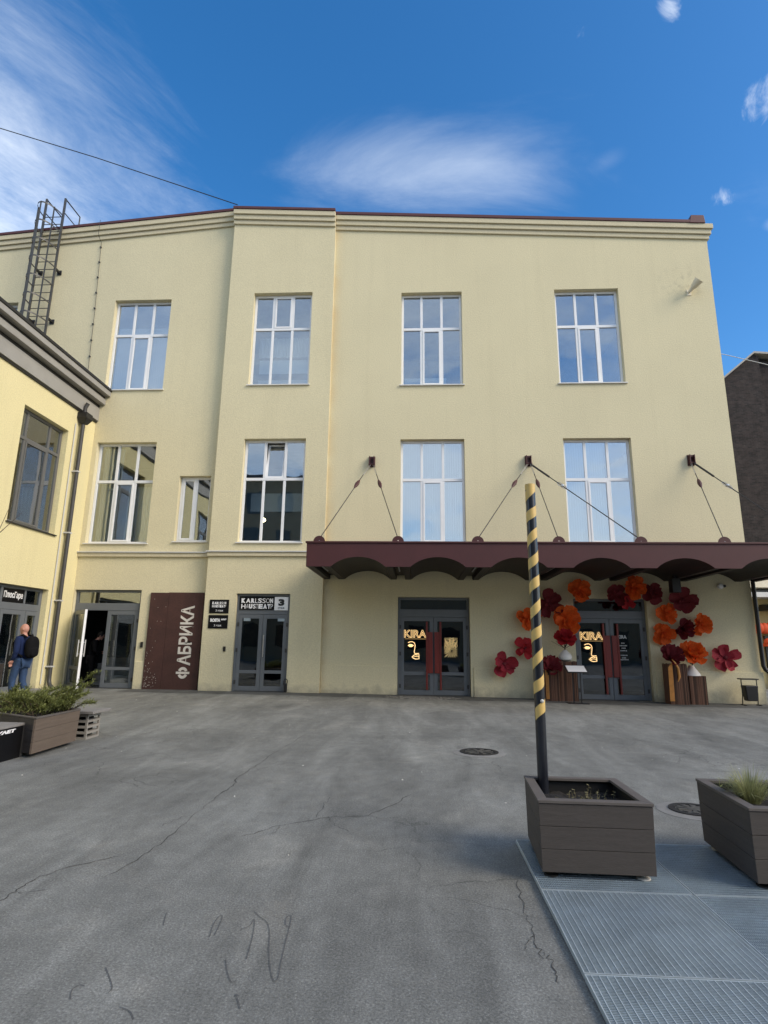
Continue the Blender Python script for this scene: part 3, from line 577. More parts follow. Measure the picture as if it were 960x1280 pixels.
def door_unit(root, mp, u0, u1, z0, z1, zt, d=.16, mat='alu', gl='glass_dark', leaves=True, handles='bar', zmid=.62, skip=None, zlow=.0):
    """aluminium double door: frame with overlight, two leaves each with an upper and a lower pane"""
    fr = MB(); e = .003; u0 += e; u1 -= e; z1 -= e; b = .07
    lbox(fr, mp, u0, u0+b, d, d+.09, z0, z1); lbox(fr, mp, u1-b, u1, d, d+.09, z0, z1)
    lbox(fr, mp, u0+b, u1-b, d, d+.09, z1-b, z1); lbox(fr, mp, u0+b, u1-b, d-.002, d+.088, zt, zt+.22)
    f = fr.build('door', M[mat], root, bevel=.006)
    lbox(MB(), mp, u0+b-.01, u1-b+.01, d+.04, d+.05, zt+.2, z1-b+.01).build('overlight_pane', M[gl], f)
    mid = (u0+u1)/2
    for s, (a, c) in enumerate(((u0+b+.004, mid-.004), (mid+.004, u1-b-.004))):
        if skip == s: continue
        leaf = MB(); q = .11
        lbox(leaf, mp, a, a+q, d+.006, d+.07, z0+.015, zt-.005); lbox(leaf, mp, c-q, c, d+.006, d+.07, z0+.015, zt-.005)
        lbox(leaf, mp, a+q, c-q, d+.006, d+.07, z0+.015, z0+.015+.13); lbox(leaf, mp, a+q, c-q, d+.006, d+.07, zt-.125, zt-.005)
        lbox(leaf, mp, a+q, c-q, d+.006, d+.07, z0+zmid, z0+zmid+.09)
        leaf.build('leaf', M[mat], f, bevel=.005)
        lbox(MB(), mp, a+q-.01, c-q+.01, d+.03, d+.04, z0+zmid+.08, zt-.12).build('upper_pane', M[gl], f)
        lbox(MB(), mp, a+q-.01, c-q+.01, d+.03, d+.04, z0+.14, z0+zmid+.01).build('lower_pane', M[gl], f)
        out = a if s == 0 else c
        for hz in (z0+.2, z0+1.1, zt-.35):
            lbox(MB(), mp, out-.025, out+.025, d-.02, d+.004, hz, hz+.11).build('hinge', M['alu_dark'], f)
        if handles == 'bar':
            hu = (c-.055 if s == 0 else a+.055)
            h = MB().tube([mp(hu, d-.06, z0+1.0), mp(hu, d-.06, z0+1.55)], .014, 8)
            for z in (1.08, 1.47): h.tube([mp(hu, d-.06, z0+z), mp(hu, d+.006, z0+z)], .009, 6)
            h.build('handle', M['chrome'], f, smooth=True)
        elif handles == 'plank':
            # tall red lacquered pulls shaped as planks either side of the meeting stile, stepped half way
            s0 = (c-.02 if s == 0 else a+.02); sg = -1 if s == 0 else 1
            lbox(MB(), mp, min(s0, s0+sg*.145), max(s0, s0+sg*.145), d-.05, d+.0, z0+.62, z0+1.78).build('handle', M['red_handle'], f, bevel=.006)
            lbox(MB(), mp, min(s0+sg*.148, s0+sg*.2), max(s0+sg*.148, s0+sg*.2), d-.06, d-.0, z0+.16, zt-.14).build('handle_rail', M['red_handle'], f, bevel=.006)
    lbox(MB(), mp, u0+b, u1-b, d-.05, d+.1, z0-.08, z0+.012).build('threshold', M['alu_dark'], f)
    return f

# ------------------------------------------------------------------ main building
B = thing('factory_building', 'cream stuccoed factory building with white gridded windows and red roof edge', 'building', (0, YM, 0))
ZU0, ZU1, ZL0, ZL1, ZTU, ZTL = 9.6, 12.92, 4.46, 7.77, 11.66, 6.49
W3 = (-.5, 1.49); W4 = (4.51, 6.56); W2 = (-5.42, -3.46); W1 = (-10.33, -8.36); W0 = (-15.7, -13.8)
DK1, DK2, DP, DL = (-.55, 1.55), (4.53, 6.6), (-5.33, -3.72), (-10.44, -8.35)
topM = lambda u: 15.37-.0595*(u+2.75); topP = lambda u: 15.6-.06*(u+6.28); topL = lambda u: 15.73+.088*(u+6.28)
wall_sheet(fac(YM), -2.76, 9.56, -.3, topM, [W3+(ZU0, ZU1), W4+(ZU0, ZU1), W3+(ZL0, ZL1), W4+(ZL0, ZL1), DK1+(.085, 2.87), DK2+(.04, 2.87)]).build('wall', M['wall'], B, recalc=False)
wall_sheet(fac(YP), -6.28, -2.76, -.3, topP, [W2+(ZU0, ZU1), W2+(ZL0, ZL1), DP+(.125, 2.92)]).build('wall', M['wall'], B, recalc=False)
SW = (-7.5, -6.48)
wall_sheet(fac(YL), -22, -6.28, -.3, topL, [W0+(ZU0, ZU1), W1+(ZU0, ZU1), W1+(ZL0, ZL1), SW+(4.52, 6.63), DL+(.13, 3.02)]).build('wall', M['wall'], B, recalc=False)
mb = MB(); mb.quad((-6.28, YP, -.3), (-6.28, YL, -.3), (-6.28, YL, 15.7), (-6.28, YP, 15.6)); mb.quad((-2.76, YP, -.3), (-2.76, YP, 15.39), (-2.76, YM, 15.37), (-2.76, YM, -.3))
mb.build('wall_return', M['wall'], B, recalc=False)
mb = MB(); mb.quad((9.56, YM, -.3), (9.56, 34, -.3), (9.56, 34, 14.65), (9.56, YM, 14.65)); mb.quad((-22, 34, -.3), (-22, 34, 14.4), (9.56, 34, 14.4), (9.56, 34, -.3))
mb.quad((-22, YL, -.3), (-22, YL, 14.4), (-22, 34, 14.4), (-22, 34, -.3))
mb.build('side_wall', M['wall'], B, recalc=False)
mb = MB(); mb.quad((-22, YL+.25, 14.6), (-6.28, YL+.25, 16.0), (-6.28, 34, 16.0), (-22, 34, 14.6)); mb.quad((-6.28, YM+.2, 15.9), (9.56, YM+.2, 14.95), (9.56, 34, 14.95), (-6.28, 34, 15.9))
mb.build('roof', M['maroon_roof'], B, recalc=False)
# cornice: three stepped bands following the slope, then the red sheet coping
def sloped(mp_y0, mp_y1, u0, u1, f0, h0, h1):
    return MB().hexa([(u0, mp_y0, f0(u0)+h0), (u1, mp_y0, f0(u1)+h0), (u1, mp_y1, f0(u1)+h0), (u0, mp_y1, f0(u0)+h0)],
                     [(u0, mp_y0, f0(u0)+h1), (u1, mp_y0, f0(u1)+h1), (u1, mp_y1, f0(u1)+h1), (u0, mp_y1, f0(u0)+h1)])
for nm, Y, u0, u1, f0 in (('m', YM, -2.757, 9.56, topM), ('p', YP, -6.3, -2.76, topP), ('l', YL, -22, -6.303, topL)):
    for k, (h0, h1, pr) in enumerate(((-.003, .15, .06), (.153, .32, .115), (.323, .5, .17))):
        ex = pr if nm == 'm' else 0
        sloped(Y-pr, Y+.3, u0, u1+ex, f0, h0, h1).build('cornice_band', M['trim'], B, bevel=.012)
    sloped(Y-.2, Y+.35, u0-(.01 if nm == 'p' else 0), u1+(-.2 if nm == 'm' else 0), f0, .503, .60 if nm != 'm' else .61).build('coping', M['maroon_roof'], B, bevel=.01)
    if nm != 'l': sloped(Y-.12, Y+.5, u0+.02, u1-.3, f0, .613, .66).build('roof_edge', M['maroon_roof'], B)
z = topM(9.2)
MB().hexa([(8.98, YM-.21, z+.5), (9.48, YM-.21, z+.48), (9.48, YM+.35, z+.48), (8.98, YM+.35, z+.5)], [(9.05, YM-.19, z+.8), (9.46, YM-.19, z+.78), (9.46, YM+.33, z+.78), (9.05, YM+.33, z+.8)]).build('coping_end_cap', M['maroon_roof'], B, bevel=.01)
# string course with pale flashing, plinth
lbox(MB(), fac(YL), XW+.002, -6.303, -.07, .05, 4.03, 4.15).build('string_course', M['trim'], B, bevel=.01)
lbox(MB(), fac(YL), XW+.002, -6.303, -.11, .05, 4.153, 4.19).build('flashing', M['flash'], B, bevel=.004)
lbox(MB(), fac(YP), -6.3, -2.7, -.07, .1, 4.03, 4.15).build('string_course', M['trim'], B, bevel=.01)
lbox(MB(), fac(YP), -6.34, -2.68, -.11, .1, 4.153, 4.19).build('flashing', M['flash'], B, bevel=.004)
for a, b, Y, zt in ((-2.757, DK1[0]-.06, YM, .9), (DK1[1]+.08, DK2[0]-.08, YM, .88), (DK2[1]+.08, 9.6, YM, .87), (DL[1]+.02, -8.03, YL, .92)):
    lbox(MB(), fac(Y), a, b, -.035, .05, -.25, zt).build('plinth', M['wall'], B, bevel=.012)
# interior: floors, back wall, partitions (seen through the glass)
it = MB()
for a, b in ((-.3, .06), (3.6, 4.0), (8.9, 9.25), (13.9, 14.2)): it.box((-21.9, YL+.32, a), (9.5, 24, b))
it.box((-21.9, 24, -.3), (9.5, 24.2, 14.2))
for x in (-16.2, -7.9, -2.9, 3.0, 8.2): it.box((x-.08, YL+.33, 4.0), (x+.08, 24, 13.9))
it.build('interior', M['inner'], B)
ig = MB()
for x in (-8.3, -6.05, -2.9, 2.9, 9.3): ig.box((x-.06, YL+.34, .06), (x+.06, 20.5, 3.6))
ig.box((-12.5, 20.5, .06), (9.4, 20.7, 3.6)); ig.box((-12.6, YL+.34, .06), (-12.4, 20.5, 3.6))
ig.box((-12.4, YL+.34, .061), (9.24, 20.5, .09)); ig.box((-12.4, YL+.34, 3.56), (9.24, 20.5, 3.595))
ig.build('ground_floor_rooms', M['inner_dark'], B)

m, p, l = fac(YM), fac(YP), fac(YL)
window(B, m, *W3, ZU0, ZU1, ztr=ZTU, sash=[(1, 0)], gl='glass', curtain=[(W3[0]+.1, W3[1]-.5, ZU0+.1, ZU0+.55, .5, 'board')])
window(B, m, *W4, ZU0, ZU1, ztr=ZTU, sash=[(1, 0)], gl='glass')
window(B, m, *W3, ZL0, ZL1, ztr=ZTL, sash=[(1, 0)], gl='glass_hi', curtain=[(W3[0]+.05, W3[1]-.05, ZL0+.05, ZL1-.05, .16, 'blind')])
window(B, m, *W4, ZL0, ZL1, ztr=ZTL, sash=[(1, 0)], gl='glass_hi', curtain=[(W4[0]+.05, W4[1]-.75, ZL0+.05, ZL1-.05, .16, 'blind')])
window(B, p, *W2, ZU0, ZU1, ztr=ZTU, sash=[(1, 1)], gl='glass', curtain=[(W2[0]+.1, W2[1]-.1, ZU0+.75, ZU0+1.25, .6, 'board'), (W2[0]+.1, W2[1]-.1, ZU0+1.3, ZU1-1.3, .5, 'curtain'), (W2[0]+.1, W2[1]-.1, ZU0+.1, ZU0+.5, .55, 'blind')])
window(B, p, *W2, ZL0, ZL1, ztr=ZTL, tilt=(1, 1), gl='glass', curtain=[(W2[0]+.08, W2[1]-.08, ZL0+1.15, ZL0+1.75, .7, 'board')])
window(B, l, *W1, ZU0, ZU1, ztr=ZTU, sash=[(1, 0)], gl='glass_hi', curtain=[(W1[0]+.1, W1[1]-.1, ZU0+.06, ZU1-.9, .16, 'blind')])  # pale blind added in place of a bright sky reflection
window(B, l, *W1, ZL0, ZL1, ztr=ZTL, sash=[(1, 0)], gl='glass', curtain=[(W1[0]+.1, W1[0]+.75, ZL0+.06, ZL1-.1, .2, 'curtain'), (W1[1]-.95, W1[1]-.1, ZL0+.06, ZL1-1.4, .22, 'curtain')])
window(B, l, *W0, ZU0, ZU1, ztr=ZTU, sash=[(1, 0)], gl='glass')
window(B, l, *SW, 4.52, 6.63, cols=2, sash=[(0, 0)], gl='glass')
lpos = ray_y(329.5, 650, 19.0)
lt_ = thing('pendant_lamp', 'small warm round lamp glowing inside the window with the tilted sash', 'lamp', lpos)
MB().lathe(lpos, [(.02, -.07), (.06, -.04), (.075, 0), (.06, .04), (.02, .07)], 14).build('globe', M['lamp'], lt_, smooth=True)
MB().tube([lpos+Vector((0, 0, .07)), Vector((lpos.x, lpos.y, 8.89))], .006, 6).build('cord', M['black'], lt_)
door_unit(B, m, *DK1, .085, 2.87, 2.3, handles='plank', zmid=.56)
door_unit(B, m, *DK2, .045, 2.87, 2.3, handles='plank', zmid=.58)
dP = door_unit(B, p, *DP, .13, 2.92, 2.32, d=.1, handles=None, zmid=.5)
h = MB().tube([(-4.46, YP+.05, 1.1), (-4.46, YP+.05, 1.72)], .016, 8); h.tube([(-4.46, YP+.05, 1.62), (-4.46, YP+.12, 1.62)], .01, 6); h.tube([(-4.46, YP+.05, 1.2), (-4.46, YP+.12, 1.2)], .01, 6)
h.build('handle', M['chrome'], dP, smooth=True)
for x in (-5.0, -3.98): lbox(MB(), p, x-.1, x+.1, .095, .13, 2.12, 2.2).build('door_closer', M['galv'], dP)
dL = door_unit(B, l, *DL, .13, 3.02, 2.4, d=.1, handles=None, skip=0, gl='glass', zmid=.52)
# the open left leaf swings out on its hinge by the corner
hx, hy = -10.36, YL+.08; ex, ey = -9.56, 16.62
du = Vector((ex-hx, ey-hy, 0)); wl_ = du.length; du.normalize(); dn = Vector((-du.y, du.x, 0))
def swing(u, d, z): q = Vector((hx, hy, 0))+du*u+dn*d; return (q.x, q.y, z)
lf = MB(); q = .11; z0, z1 = .16, 2.38
for a, b, c, d_ in ((0, q, z0, z1), (wl_-q, wl_-.012, z0, z1), (q, wl_-q, z0, z0+.13), (q, wl_-q, z1-.12, z1), (q, wl_-q, z0+.52, z0+.61)): lbox(lf, swing, a, b, -.03, .03, c, d_)
leaf = lf.build('open_leaf', M['alu'], dL, bevel=.005)
lbox(MB(), swing, wl_-.0115, wl_, -.032, .032, z0, z1).build('edge_strip', M['pvc'], leaf)
lbox(MB(), swing, q-.01, wl_-q+.01, -.005, .005, z0+.6, z1-.11).build('upper_pane', M['glass'], leaf)
lbox(MB(), swing, q-.01, wl_-q+.01, -.005, .005, z0+.12, z0+.53).build('lower_pane', M['glass'], leaf)
h = MB()
for s in (-1, 1):
    h.tube([swing(wl_-.06, s*.09, 1.05), swing(wl_-.06, s*.09, 1.52)], .016, 8)
    for zz_ in (1.12, 1.45): h.tube([swing(wl_-.06, s*.09, zz_), swing(wl_-.06, s*.02, zz_)], .01, 6)
h.build('handle', M['flash'], leaf, smooth=True)
st = MB()
for k in range(5): st.box((-10.6, 18.6+.3*k, .09+.17*k), (-9.2, 20.4, .09+.17*(k+1)-.002))
st.build('stairs', M['inner'], B)

# lightning conductor on the wall
lr = MB().tube([(-10.94, YL-.04, 9.7), (-11.0, YL-.04, 12.5), (-11.1, YL-.04, 15.2), (-11.12, YL-.24, 15.35), (-11.12, YL-.24, 15.95)], .008, 6)
rod = thing('lightning_conductor', 'thin lightning conductor wire clipped to the wall beside the roof ladder', 'wire', (-11, YL, 9.7))
lr.build('wire', M['alu_dark'], rod)
for k in range(9):
    zc = 10.2+.6*k; xc = -10.94-.17*(zc-9.7)/5.5
    MB().box((xc-.025, YL-.05, zc), (xc+.025, YL+.01, zc+.04)).build('clip', M['alu_dark'], rod)

# ------------------------------------------------------------------ left wing
W = thing('side_wing_building', 'bright yellow low wing building with stepped dark grey cornice', 'building', (XW, 12, 0))
WW = (14.05, 16.06); WD = (13.2, 16.16)
wall_sheet(wingmap, 4, YL-.002, -.3, lambda u: 8.56, [WW+(4.47, 7.66), (10.2, 12.2, 4.47, 7.66), (6.4, 8.4, 4.47, 7.66), WD+(.12, 2.9)]).build('wall', M['wing'], W, recalc=False)
mb = MB(); mb.quad((XW, 4, -.3), (XW, 4, 8.56), (-22, 4, 8.56), (-22, 4, -.3)); mb.build('end_wall', M['wing'], W, recalc=False)
for d0, z0, z1, mt in ((.05, 8.44, 8.497, 'cornice'), (.09, 8.5, 8.94, 'cornice_hi'), (.07, 8.943, 9.05, 'cornice'), (.26, 9.053, 9.24, 'cornice_hi'), (.22, 9.243, 9.34, 'cornice'), (.4, 9.343, 9.51, 'cornice_hi'), (.43, 9.513, 9.6, 'cornice')):  # near-black gap strips carry the shade of the recesses in their colour
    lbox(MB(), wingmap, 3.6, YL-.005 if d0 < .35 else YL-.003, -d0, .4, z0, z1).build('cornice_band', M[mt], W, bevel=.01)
MB().box((-22, 3.7, 9.5), (XW-.3, YL-.01, 9.58)).build('roof', M['cornice'], W)
wi = MB(); wi.box((-16, 4.2, 3.6), (XW-.35, 17.3, 3.9)); wi.box((-16.2, 4.2, 0), (-16, 17.3, 8.5)); wi.box((-16, 4.2, 8.3), (XW-.35, 17.3, 8.45)); wi.box((-16, 16.6, 0), (XW-.33, 16.7, 8.3)); wi.box((-16, 12.6, 0), (XW-.33, 12.7, 3.6))
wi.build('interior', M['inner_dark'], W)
ww = window(W, wingmap, *WW, 4.47, 7.66, mat='wingfr', gl='glass_wing', ztr=6.85, sash=[(1, 0)], sillmat='cornice', bar=.09, frac=[.22, .72])
for k, y in enumerate((14.25, 14.7, 15.1, 15.6)):
    pt = MB().lathe((XW-.36, y, 4.58), [(.06, 0), (.085, .15), (.08, .155), (.075, .1)], 12)
    solo(pt, 'flower_pot', M['white'], ('white flower pot in the wing window, fourth from the drainpipe', 'white flower pot in the wing window, third from the drainpipe', 'white flower pot in the wing window, second from the drainpipe', 'white flower pot in the wing window nearest the drainpipe')[k], 'pot', 'white pots in the wing window', smooth=True)
lbox(MB(), wingmap, WW[0], WW[1], .26, .55, 4.5, 4.575).build('inner_sill', M['inner'], W)
for a in (10.2, 6.4): window(W, wingmap, a, a+2.0, 4.47, 7.66, mat='wingfr', gl='glass_wing', ztr=6.85, sash=[(1, 0)], sillmat='cornice', bar=.09, frac=[.22, .72])
# shop entrance in the wing
sf = MB(); dd = .16
for a, b in ((13.203, 13.28), (14.47, 14.55), (16.05, 16.157)): lbox(sf, wingmap, a, b, dd, dd+.08, .12, 2.895)
for a, b in ((13.28, 14.47), (14.55, 16.05)):
    lbox(sf, wingmap, a, b, dd, dd+.08, 2.82, 2.894); lbox(sf, wingmap, a, b, dd, dd+.08, 2.27, 2.45)
lbox(sf, wingmap, 15.4, 15.47, dd, dd+.08, 2.45, 2.82); lbox(sf, wingmap, 15.46, 15.54, dd, dd+.08, .12, 2.27)
sdo = sf.build('door', M['alu'], W, bevel=.006)
for a, b, nm in ((14.55, 15.46, 'leaf'), (15.54, 16.05, 'sidelight'), (13.28, 14.47, 'sidelight')):
    q = .11 if nm == 'leaf' else .09; s = MB()
    lbox(s, wingmap, a+.003, a+q, dd-.01, dd+.06, .14, 2.265); lbox(s, wingmap, b-q, b-.003, dd-.01, dd+.06, .14, 2.265)
    lbox(s, wingmap, a+q, b-q, dd-.01, dd+.06, .14, .3); lbox(s, wingmap, a+q, b-q, dd-.01, dd+.06, 2.15, 2.265)
    s.build(nm, M['alu'], sdo, bevel=.005)
    lbox(MB(), wingmap, a+q-.01, b-q+.01, dd+.02, dd+.03, .29, 2.16).build('pane', M['glass_wing'], sdo)
for a, b in ((14.54, 15.41), (15.46, 16.06), (13.27, 14.48)): lbox(MB(), wingmap, a, b, dd+.03, dd+.04, 2.44, 2.83).build('overlight_pane', M['glass_dark'], sdo)
lbox(MB(), wingmap, 14.555, 15.395, dd+.012, dd+.026, 2.46, 2.81).build('shop_sign', M['black_sign'], sdo)
fit_text(text_mb('ПлюсГаре', .2, .003, .004), 14.6, 15.34, 2.53, 2.74, lambda u, v, d: wingmap(u, dd+.006-d, v)).build('sign_lettering', M['letter'], sdo)
lbox(MB(), wingmap, 13.2, 16.16, -.2, .1, -.1, .2).build('step', M['concrete'], W, bevel=.01)
# drainpipe with hopper, conduit
dp = thing('drainpipe', 'dark grey drainpipe with box hopper on the yellow wing wall', 'drainpipe', (XW+.12, 16.55, .15))
pts = [(XW+.13, 16.53, 8.1), (XW+.13, 16.53, .5), (XW+.14, 16.53, .36), (XW+.2, 16.5, .25), (XW+.34, 16.45, .17)]
MB().tube(pts, .058, 14).build('pipe', M['alu_dark'], dp, smooth=True)
MB().hexa([(XW+.05, 16.45, 8.06), (XW+.22, 16.45, 8.06), (XW+.22, 16.62, 8.06), (XW+.05, 16.62, 8.06)], [(XW+.01, 16.36, 8.22), (XW+.31, 16.36, 8.22), (XW+.31, 16.7, 8.22), (XW+.01, 16.7, 8.22)]).box((XW+.01, 16.36, 8.222), (XW+.31, 16.7, 8.4)).build('hopper', M['black'], dp, bevel=.008)
MB().tube([(XW+.13, 16.53, 8.38), (XW+.13, 16.53, 8.6), (XW+.2, 16.53, 8.75)], .06, 12).build('neck', M['alu_dark'], dp, smooth=True)
for z in (.75, 2.6, 4.6, 6.5): MB().box((XW+.0, 16.46, z), (XW+.2, 16.6, z+.04)).build('clamp', M['flash'], dp)
cdt = MB().tube([(XW+.03, 16.32, 8.0), (XW+.03, 16.32, .3)], .018, 8)
solo(cdt, 'conduit', M['flash'], 'thin pale conduit running down beside the dark drainpipe', 'pipe', smooth=True)

# ------------------------------------------------------------------ roof ladder with safety cage
LD = thing('roof_ladder', 'dark steel caged roof ladder standing on the wing roof', 'ladder', (-12.83, 17.15, 9.6))
xl, xr, yl = -13.17, -12.48, 17.13
for x in (xl, xr):
    MB().box((x-.03, yl-.03, 9.58), (x+.03, yl+.03, 16.85)).build('rail', M['ladder'], LD)
    MB().tube([(x, yl, 16.83), (x, yl+.9, 16.83), (x, yl+.9, 15.6)], .024, 8).tube([(x, yl, 16.3), (x, yl+.9, 16.3)], .018, 8).build('handrail', M['ladder'], LD)
rung = MB().tube([(-.345, 0, 0), (.345, 0, 0)], .014, 6).mesh('rung', M['ladder'])
for k in range(22): inst(rung, 'rung', LD, (0, yl-17.15, .2+k*.3))
for k in range(9):
    z = 16.1-k*.69
    a = [(-12.825-.36*math.cos(t), yl-.72*math.sin(t), z) for t in [math.pi*i/14 for i in range(15)]]
    hb = MB()
    for s, e in zip(a, a[1:]):
        hb.hexa([s, e, (e[0], e[1], z+.05), (s[0], s[1], z+.05)], [((v[0]+12.825)*.97-12.825, (v[1]-yl)*.985+yl, v[2]) for v in (s, e, (e[0], e[1], z+.05), (s[0], s[1], z+.05))])
    hb.build('hoop', M['ladder'], LD)
for t in (.2, .5, .8):
    x, y = -12.825-.355*math.cos(math.pi*t), yl-.71*math.sin(math.pi*t)
    MB().box((x-.025, y-.006, 10.7), (x+.025, y+.006, 16.16)).build('cage_strip', M['ladder'], LD)
for z in (10.3, 12.1, 14.0):
    for x in (xl, xr):
        MB().box((x-.035, yl+.03, z), (x+.035, YL+.01, z+.07)).box((x-.075, YL-.03, z-.05), (x+.075, YL+.005, z+.12)).build('wall_bracket', M['black'], LD)

# ------------------------------------------------------------------ canopy
CF, CX0, CX1, CZ0, CZ1 = 14.32, -2.75, 11.72, 3.37, 3.96
K = thing('entrance_canopy', 'maroon metal entrance canopy with scalloped underside hung on cables', 'canopy', (4.5, YM, CZ0))
def zbot(x):
    t = (x-(CX0+.62)) % 1.98
    if x < CX0+.62 or t > 1.36: return CZ0
    s = (t/1.36*2-1); return CZ0+.245*(math.sqrt(max(0, 1.25**2-s*s))-.75)/.5
xs = []; x = CX0
cuts = [CX0, CX1]
for k in range(7):
    a = CX0+.62+1.98*k; cuts += [a+1.36*i/18 for i in range(19)]
xs = sorted(set(round(c, 4) for c in cuts if CX0 <= c <= CX1))
fa, so = MB(), MB()
for a, b in zip(xs, xs[1:]):
    za, zb_ = zbot(a+1e-6), zbot(b-1e-6)
    fa.hexa([(a, CF, za), (b, CF, zb_), (b, CF+.04, zb_), (a, CF+.04, za)], [(a, CF, CZ1), (b, CF, CZ1), (b, CF+.04, CZ1), (a, CF+.04, CZ1)])
    if za <= CZ0+.001 and zb_ <= CZ0+.001 and b-a > .3: continue
    so.quad((a, CF+.042, za+.01), (b, CF+.042, zb_+.01), (b, YM-.003, zb_+.01), (a, YM-.003, za+.01))
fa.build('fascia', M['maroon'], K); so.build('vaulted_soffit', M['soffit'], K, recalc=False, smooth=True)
MB().box((CX0-.03, CF-.03, CZ1+.001), (CX1+.03, YM-.002, CZ1+.045)).build('top_sheet', M['maroon'], K, bevel=.006)
for x in (CX0, CX1-.04): MB().box((x, CF+.041, CZ0), (x+.04, YM-.002, CZ1)).build('end_panel', M['maroon'], K)
fx = [CX0+.305]+[CX0+.62+1.36+.31+1.98*k for k in range(7)]
for i, xc in enumerate(fx[:-1] if True else fx):
    wv = .3
    b = MB()
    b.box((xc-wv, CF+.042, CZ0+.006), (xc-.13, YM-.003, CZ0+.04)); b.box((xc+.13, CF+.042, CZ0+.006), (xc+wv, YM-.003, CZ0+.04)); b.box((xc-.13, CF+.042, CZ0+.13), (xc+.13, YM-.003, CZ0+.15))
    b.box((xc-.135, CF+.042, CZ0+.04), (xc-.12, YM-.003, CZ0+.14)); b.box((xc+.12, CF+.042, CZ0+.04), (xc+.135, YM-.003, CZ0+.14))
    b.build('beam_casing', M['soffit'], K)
    MB().tube([(xc, CF+.25, CZ0+.09), (xc, CF+1.65, CZ0+.09)], .018, 8).build('light_tube', M['tube'], K, smooth=True)
def spindle(a, b, t, name, mat, r=.06, L=.52):
    a, b = Vector(a), Vector(b); d = (b-a).normalized(); c = a.lerp(b, t)
    return MB().tube([c-d*L/2, c-d*L*.25, c, c+d*L*.25, c+d*L/2], [.012, r*.75, r, r*.75, .012], 8).build(name, mat, K)
for bx_, ks in ((-1.38, (0, 1)), (3.42, (2, 3, 4)), (8.27, (5, 6))):
    br = MB().box((bx_-.1, YM-.03, 6.86), (bx_+.1, YM+.002, 7.2)).box((bx_-.08, YM-.15, 6.88), (bx_-.055, YM-.03, 7.18)).box((bx_+.055, YM-.15, 6.88), (bx_+.08, YM-.03, 7.18))
    br.tube([(bx_-.1, YM-.1, 6.93), (bx_+.1, YM-.1, 6.93)], .025, 8).tube([(bx_-.09, YM-.1, 7.12), (bx_+.09, YM-.1, 7.12)], .018, 8)
    br.build('wall_bracket', M['maroon'], K, bevel=.005)
    for k in ks:
        long_ = k in (4, 6)
        e = Vector((fx[k], CF+.06, CZ1+.12)); s = Vector((bx_+(.05 if fx[k] > bx_ else -.05), YM-.12, 6.9))
        d = (e-s)
        MB().lathe((fx[k], CF+.04, CZ1+.04), [(.15, -.015), (.15, .015)], 20, 'y').build('eye_plate', M['maroon'], K)
        a = s+d*.16
        if long_:
            MB().tube([s, s+d*.2], .03, 8).build('rod', M['cable'], K, smooth=True)
            MB().tube([s+d*.2, e], .014, 8).build('cable', M['cable'], K, smooth=True)
            for off in (-1, 1):
                pp = d.normalized().cross(Vector((0, 1, 0))).normalized()*.04*off
                MB().tube([s+d*.28, s+d*.3+pp, s+d*.36+pp, s+d*.39], .009, 6).build('turnbuckle', M['chrome'], K)
            MB().lathe(s+d*.335, [(.05, -.03), (.055, 0), (.05, .03)], 10).build('shackle', M['chrome'], K)
        else:
            for off in (-.018, .018): MB().tube([s+Vector((off, 0, 0)), a+Vector((off*.6, 0, 0))], .008, 6).build('cable', M['chrome'], K)
            MB().tube([a, e], .012, 8).build('cable', M['cable'], K, smooth=True)
            spindle(s, e, .30, 'turnbuckle_sleeve', M['maroon'])
        MB().tube([e, Vector((fx[k], CF+.04, CZ1+.06))], .02, 8).build('shackle', M['chrome'], K)
sb = MB().box((6.98, 16.35, 2.98), (7.2, 16.6, 3.36)).box((7.05, 16.4, 3.36), (7.13, 16.5, 3.5))
solo(sb, 'hanging_speaker', M['black'], 'small black loudspeaker box hanging under the canopy', 'speaker')

# ------------------------------------------------------------------ signs on the wall
def sign_board(x0, x1, z0, z1, Y, mat, label, name='wall_sign'):
    t = thing(name, label, 'sign', ((x0+x1)/2, Y, z0)); MB().box((x0, Y-.02, z0), (x1, Y+.002, z1)).build('board', M[mat], t, bevel=.003); return t
def write(parent, s, x0, x1, z0, z1, Y, mat='letter', bold=0, name='lettering', shear=0):
    return fit_text(text_mb(s, .3, .003, bold, shear=shear), x0, x1, z0, z1, lambda u, v, d: (u, Y-.003-d, v)).build(name, M[mat], parent)
def karlsson(t, x0, x1, z0, z1, Y):
    h = (z1-z0)
    for row, (txt, ws, bs) in enumerate((('KARLSSON', (1.15, 1.3, 1.05, .7, 1.1, .95, 1.05, .8), (.028, .012, .03, .0, .008, .0, -.004, .014)), ('HAUSTEATP', (1.3, .7, 1.1, .85, .6, 1.25, 1.1, .9, .6), (.008, -.004, .03, .008, .0, .02, .026, .018, -.004)))):
        tot = sum(ws); x = x0
        for ch, w_, b_ in zip(txt, ws, bs):
            wd = (x1-x0)*w_/tot
            a = z0+h*.54 if row == 0 else z0
            write(t, ch, x+wd*.06, x+wd*.94, a, a+h*.44, Y, bold=b_); x += wd
t = sign_board(-6.12, -5.54, 2.33, 2.73, YP, 'black_sign', 'black square theatre sign with KARLSSON lettering, upper of two beside the grey door')
karlsson(t, -6.04, -5.62, 2.5, 2.67, YP-.02); write(t, '3 этаж', -5.92, -5.7, 2.38, 2.44, YP-.02)
t = sign_board(-6.12, -5.54, 1.89, 2.28, YP, 'black_sign', 'black square ROSTA sign, lower of two beside the grey door')
write(t, 'ROSTA', -6.06, -5.76, 2.08, 2.18, YP-.02, bold=.02); write(t, 'МИР', -5.74, -5.58, 2.13, 2.18, YP-.02, bold=.02); write(t, '2 этаж', -5.94, -5.72, 1.95, 2.01, YP-.02)
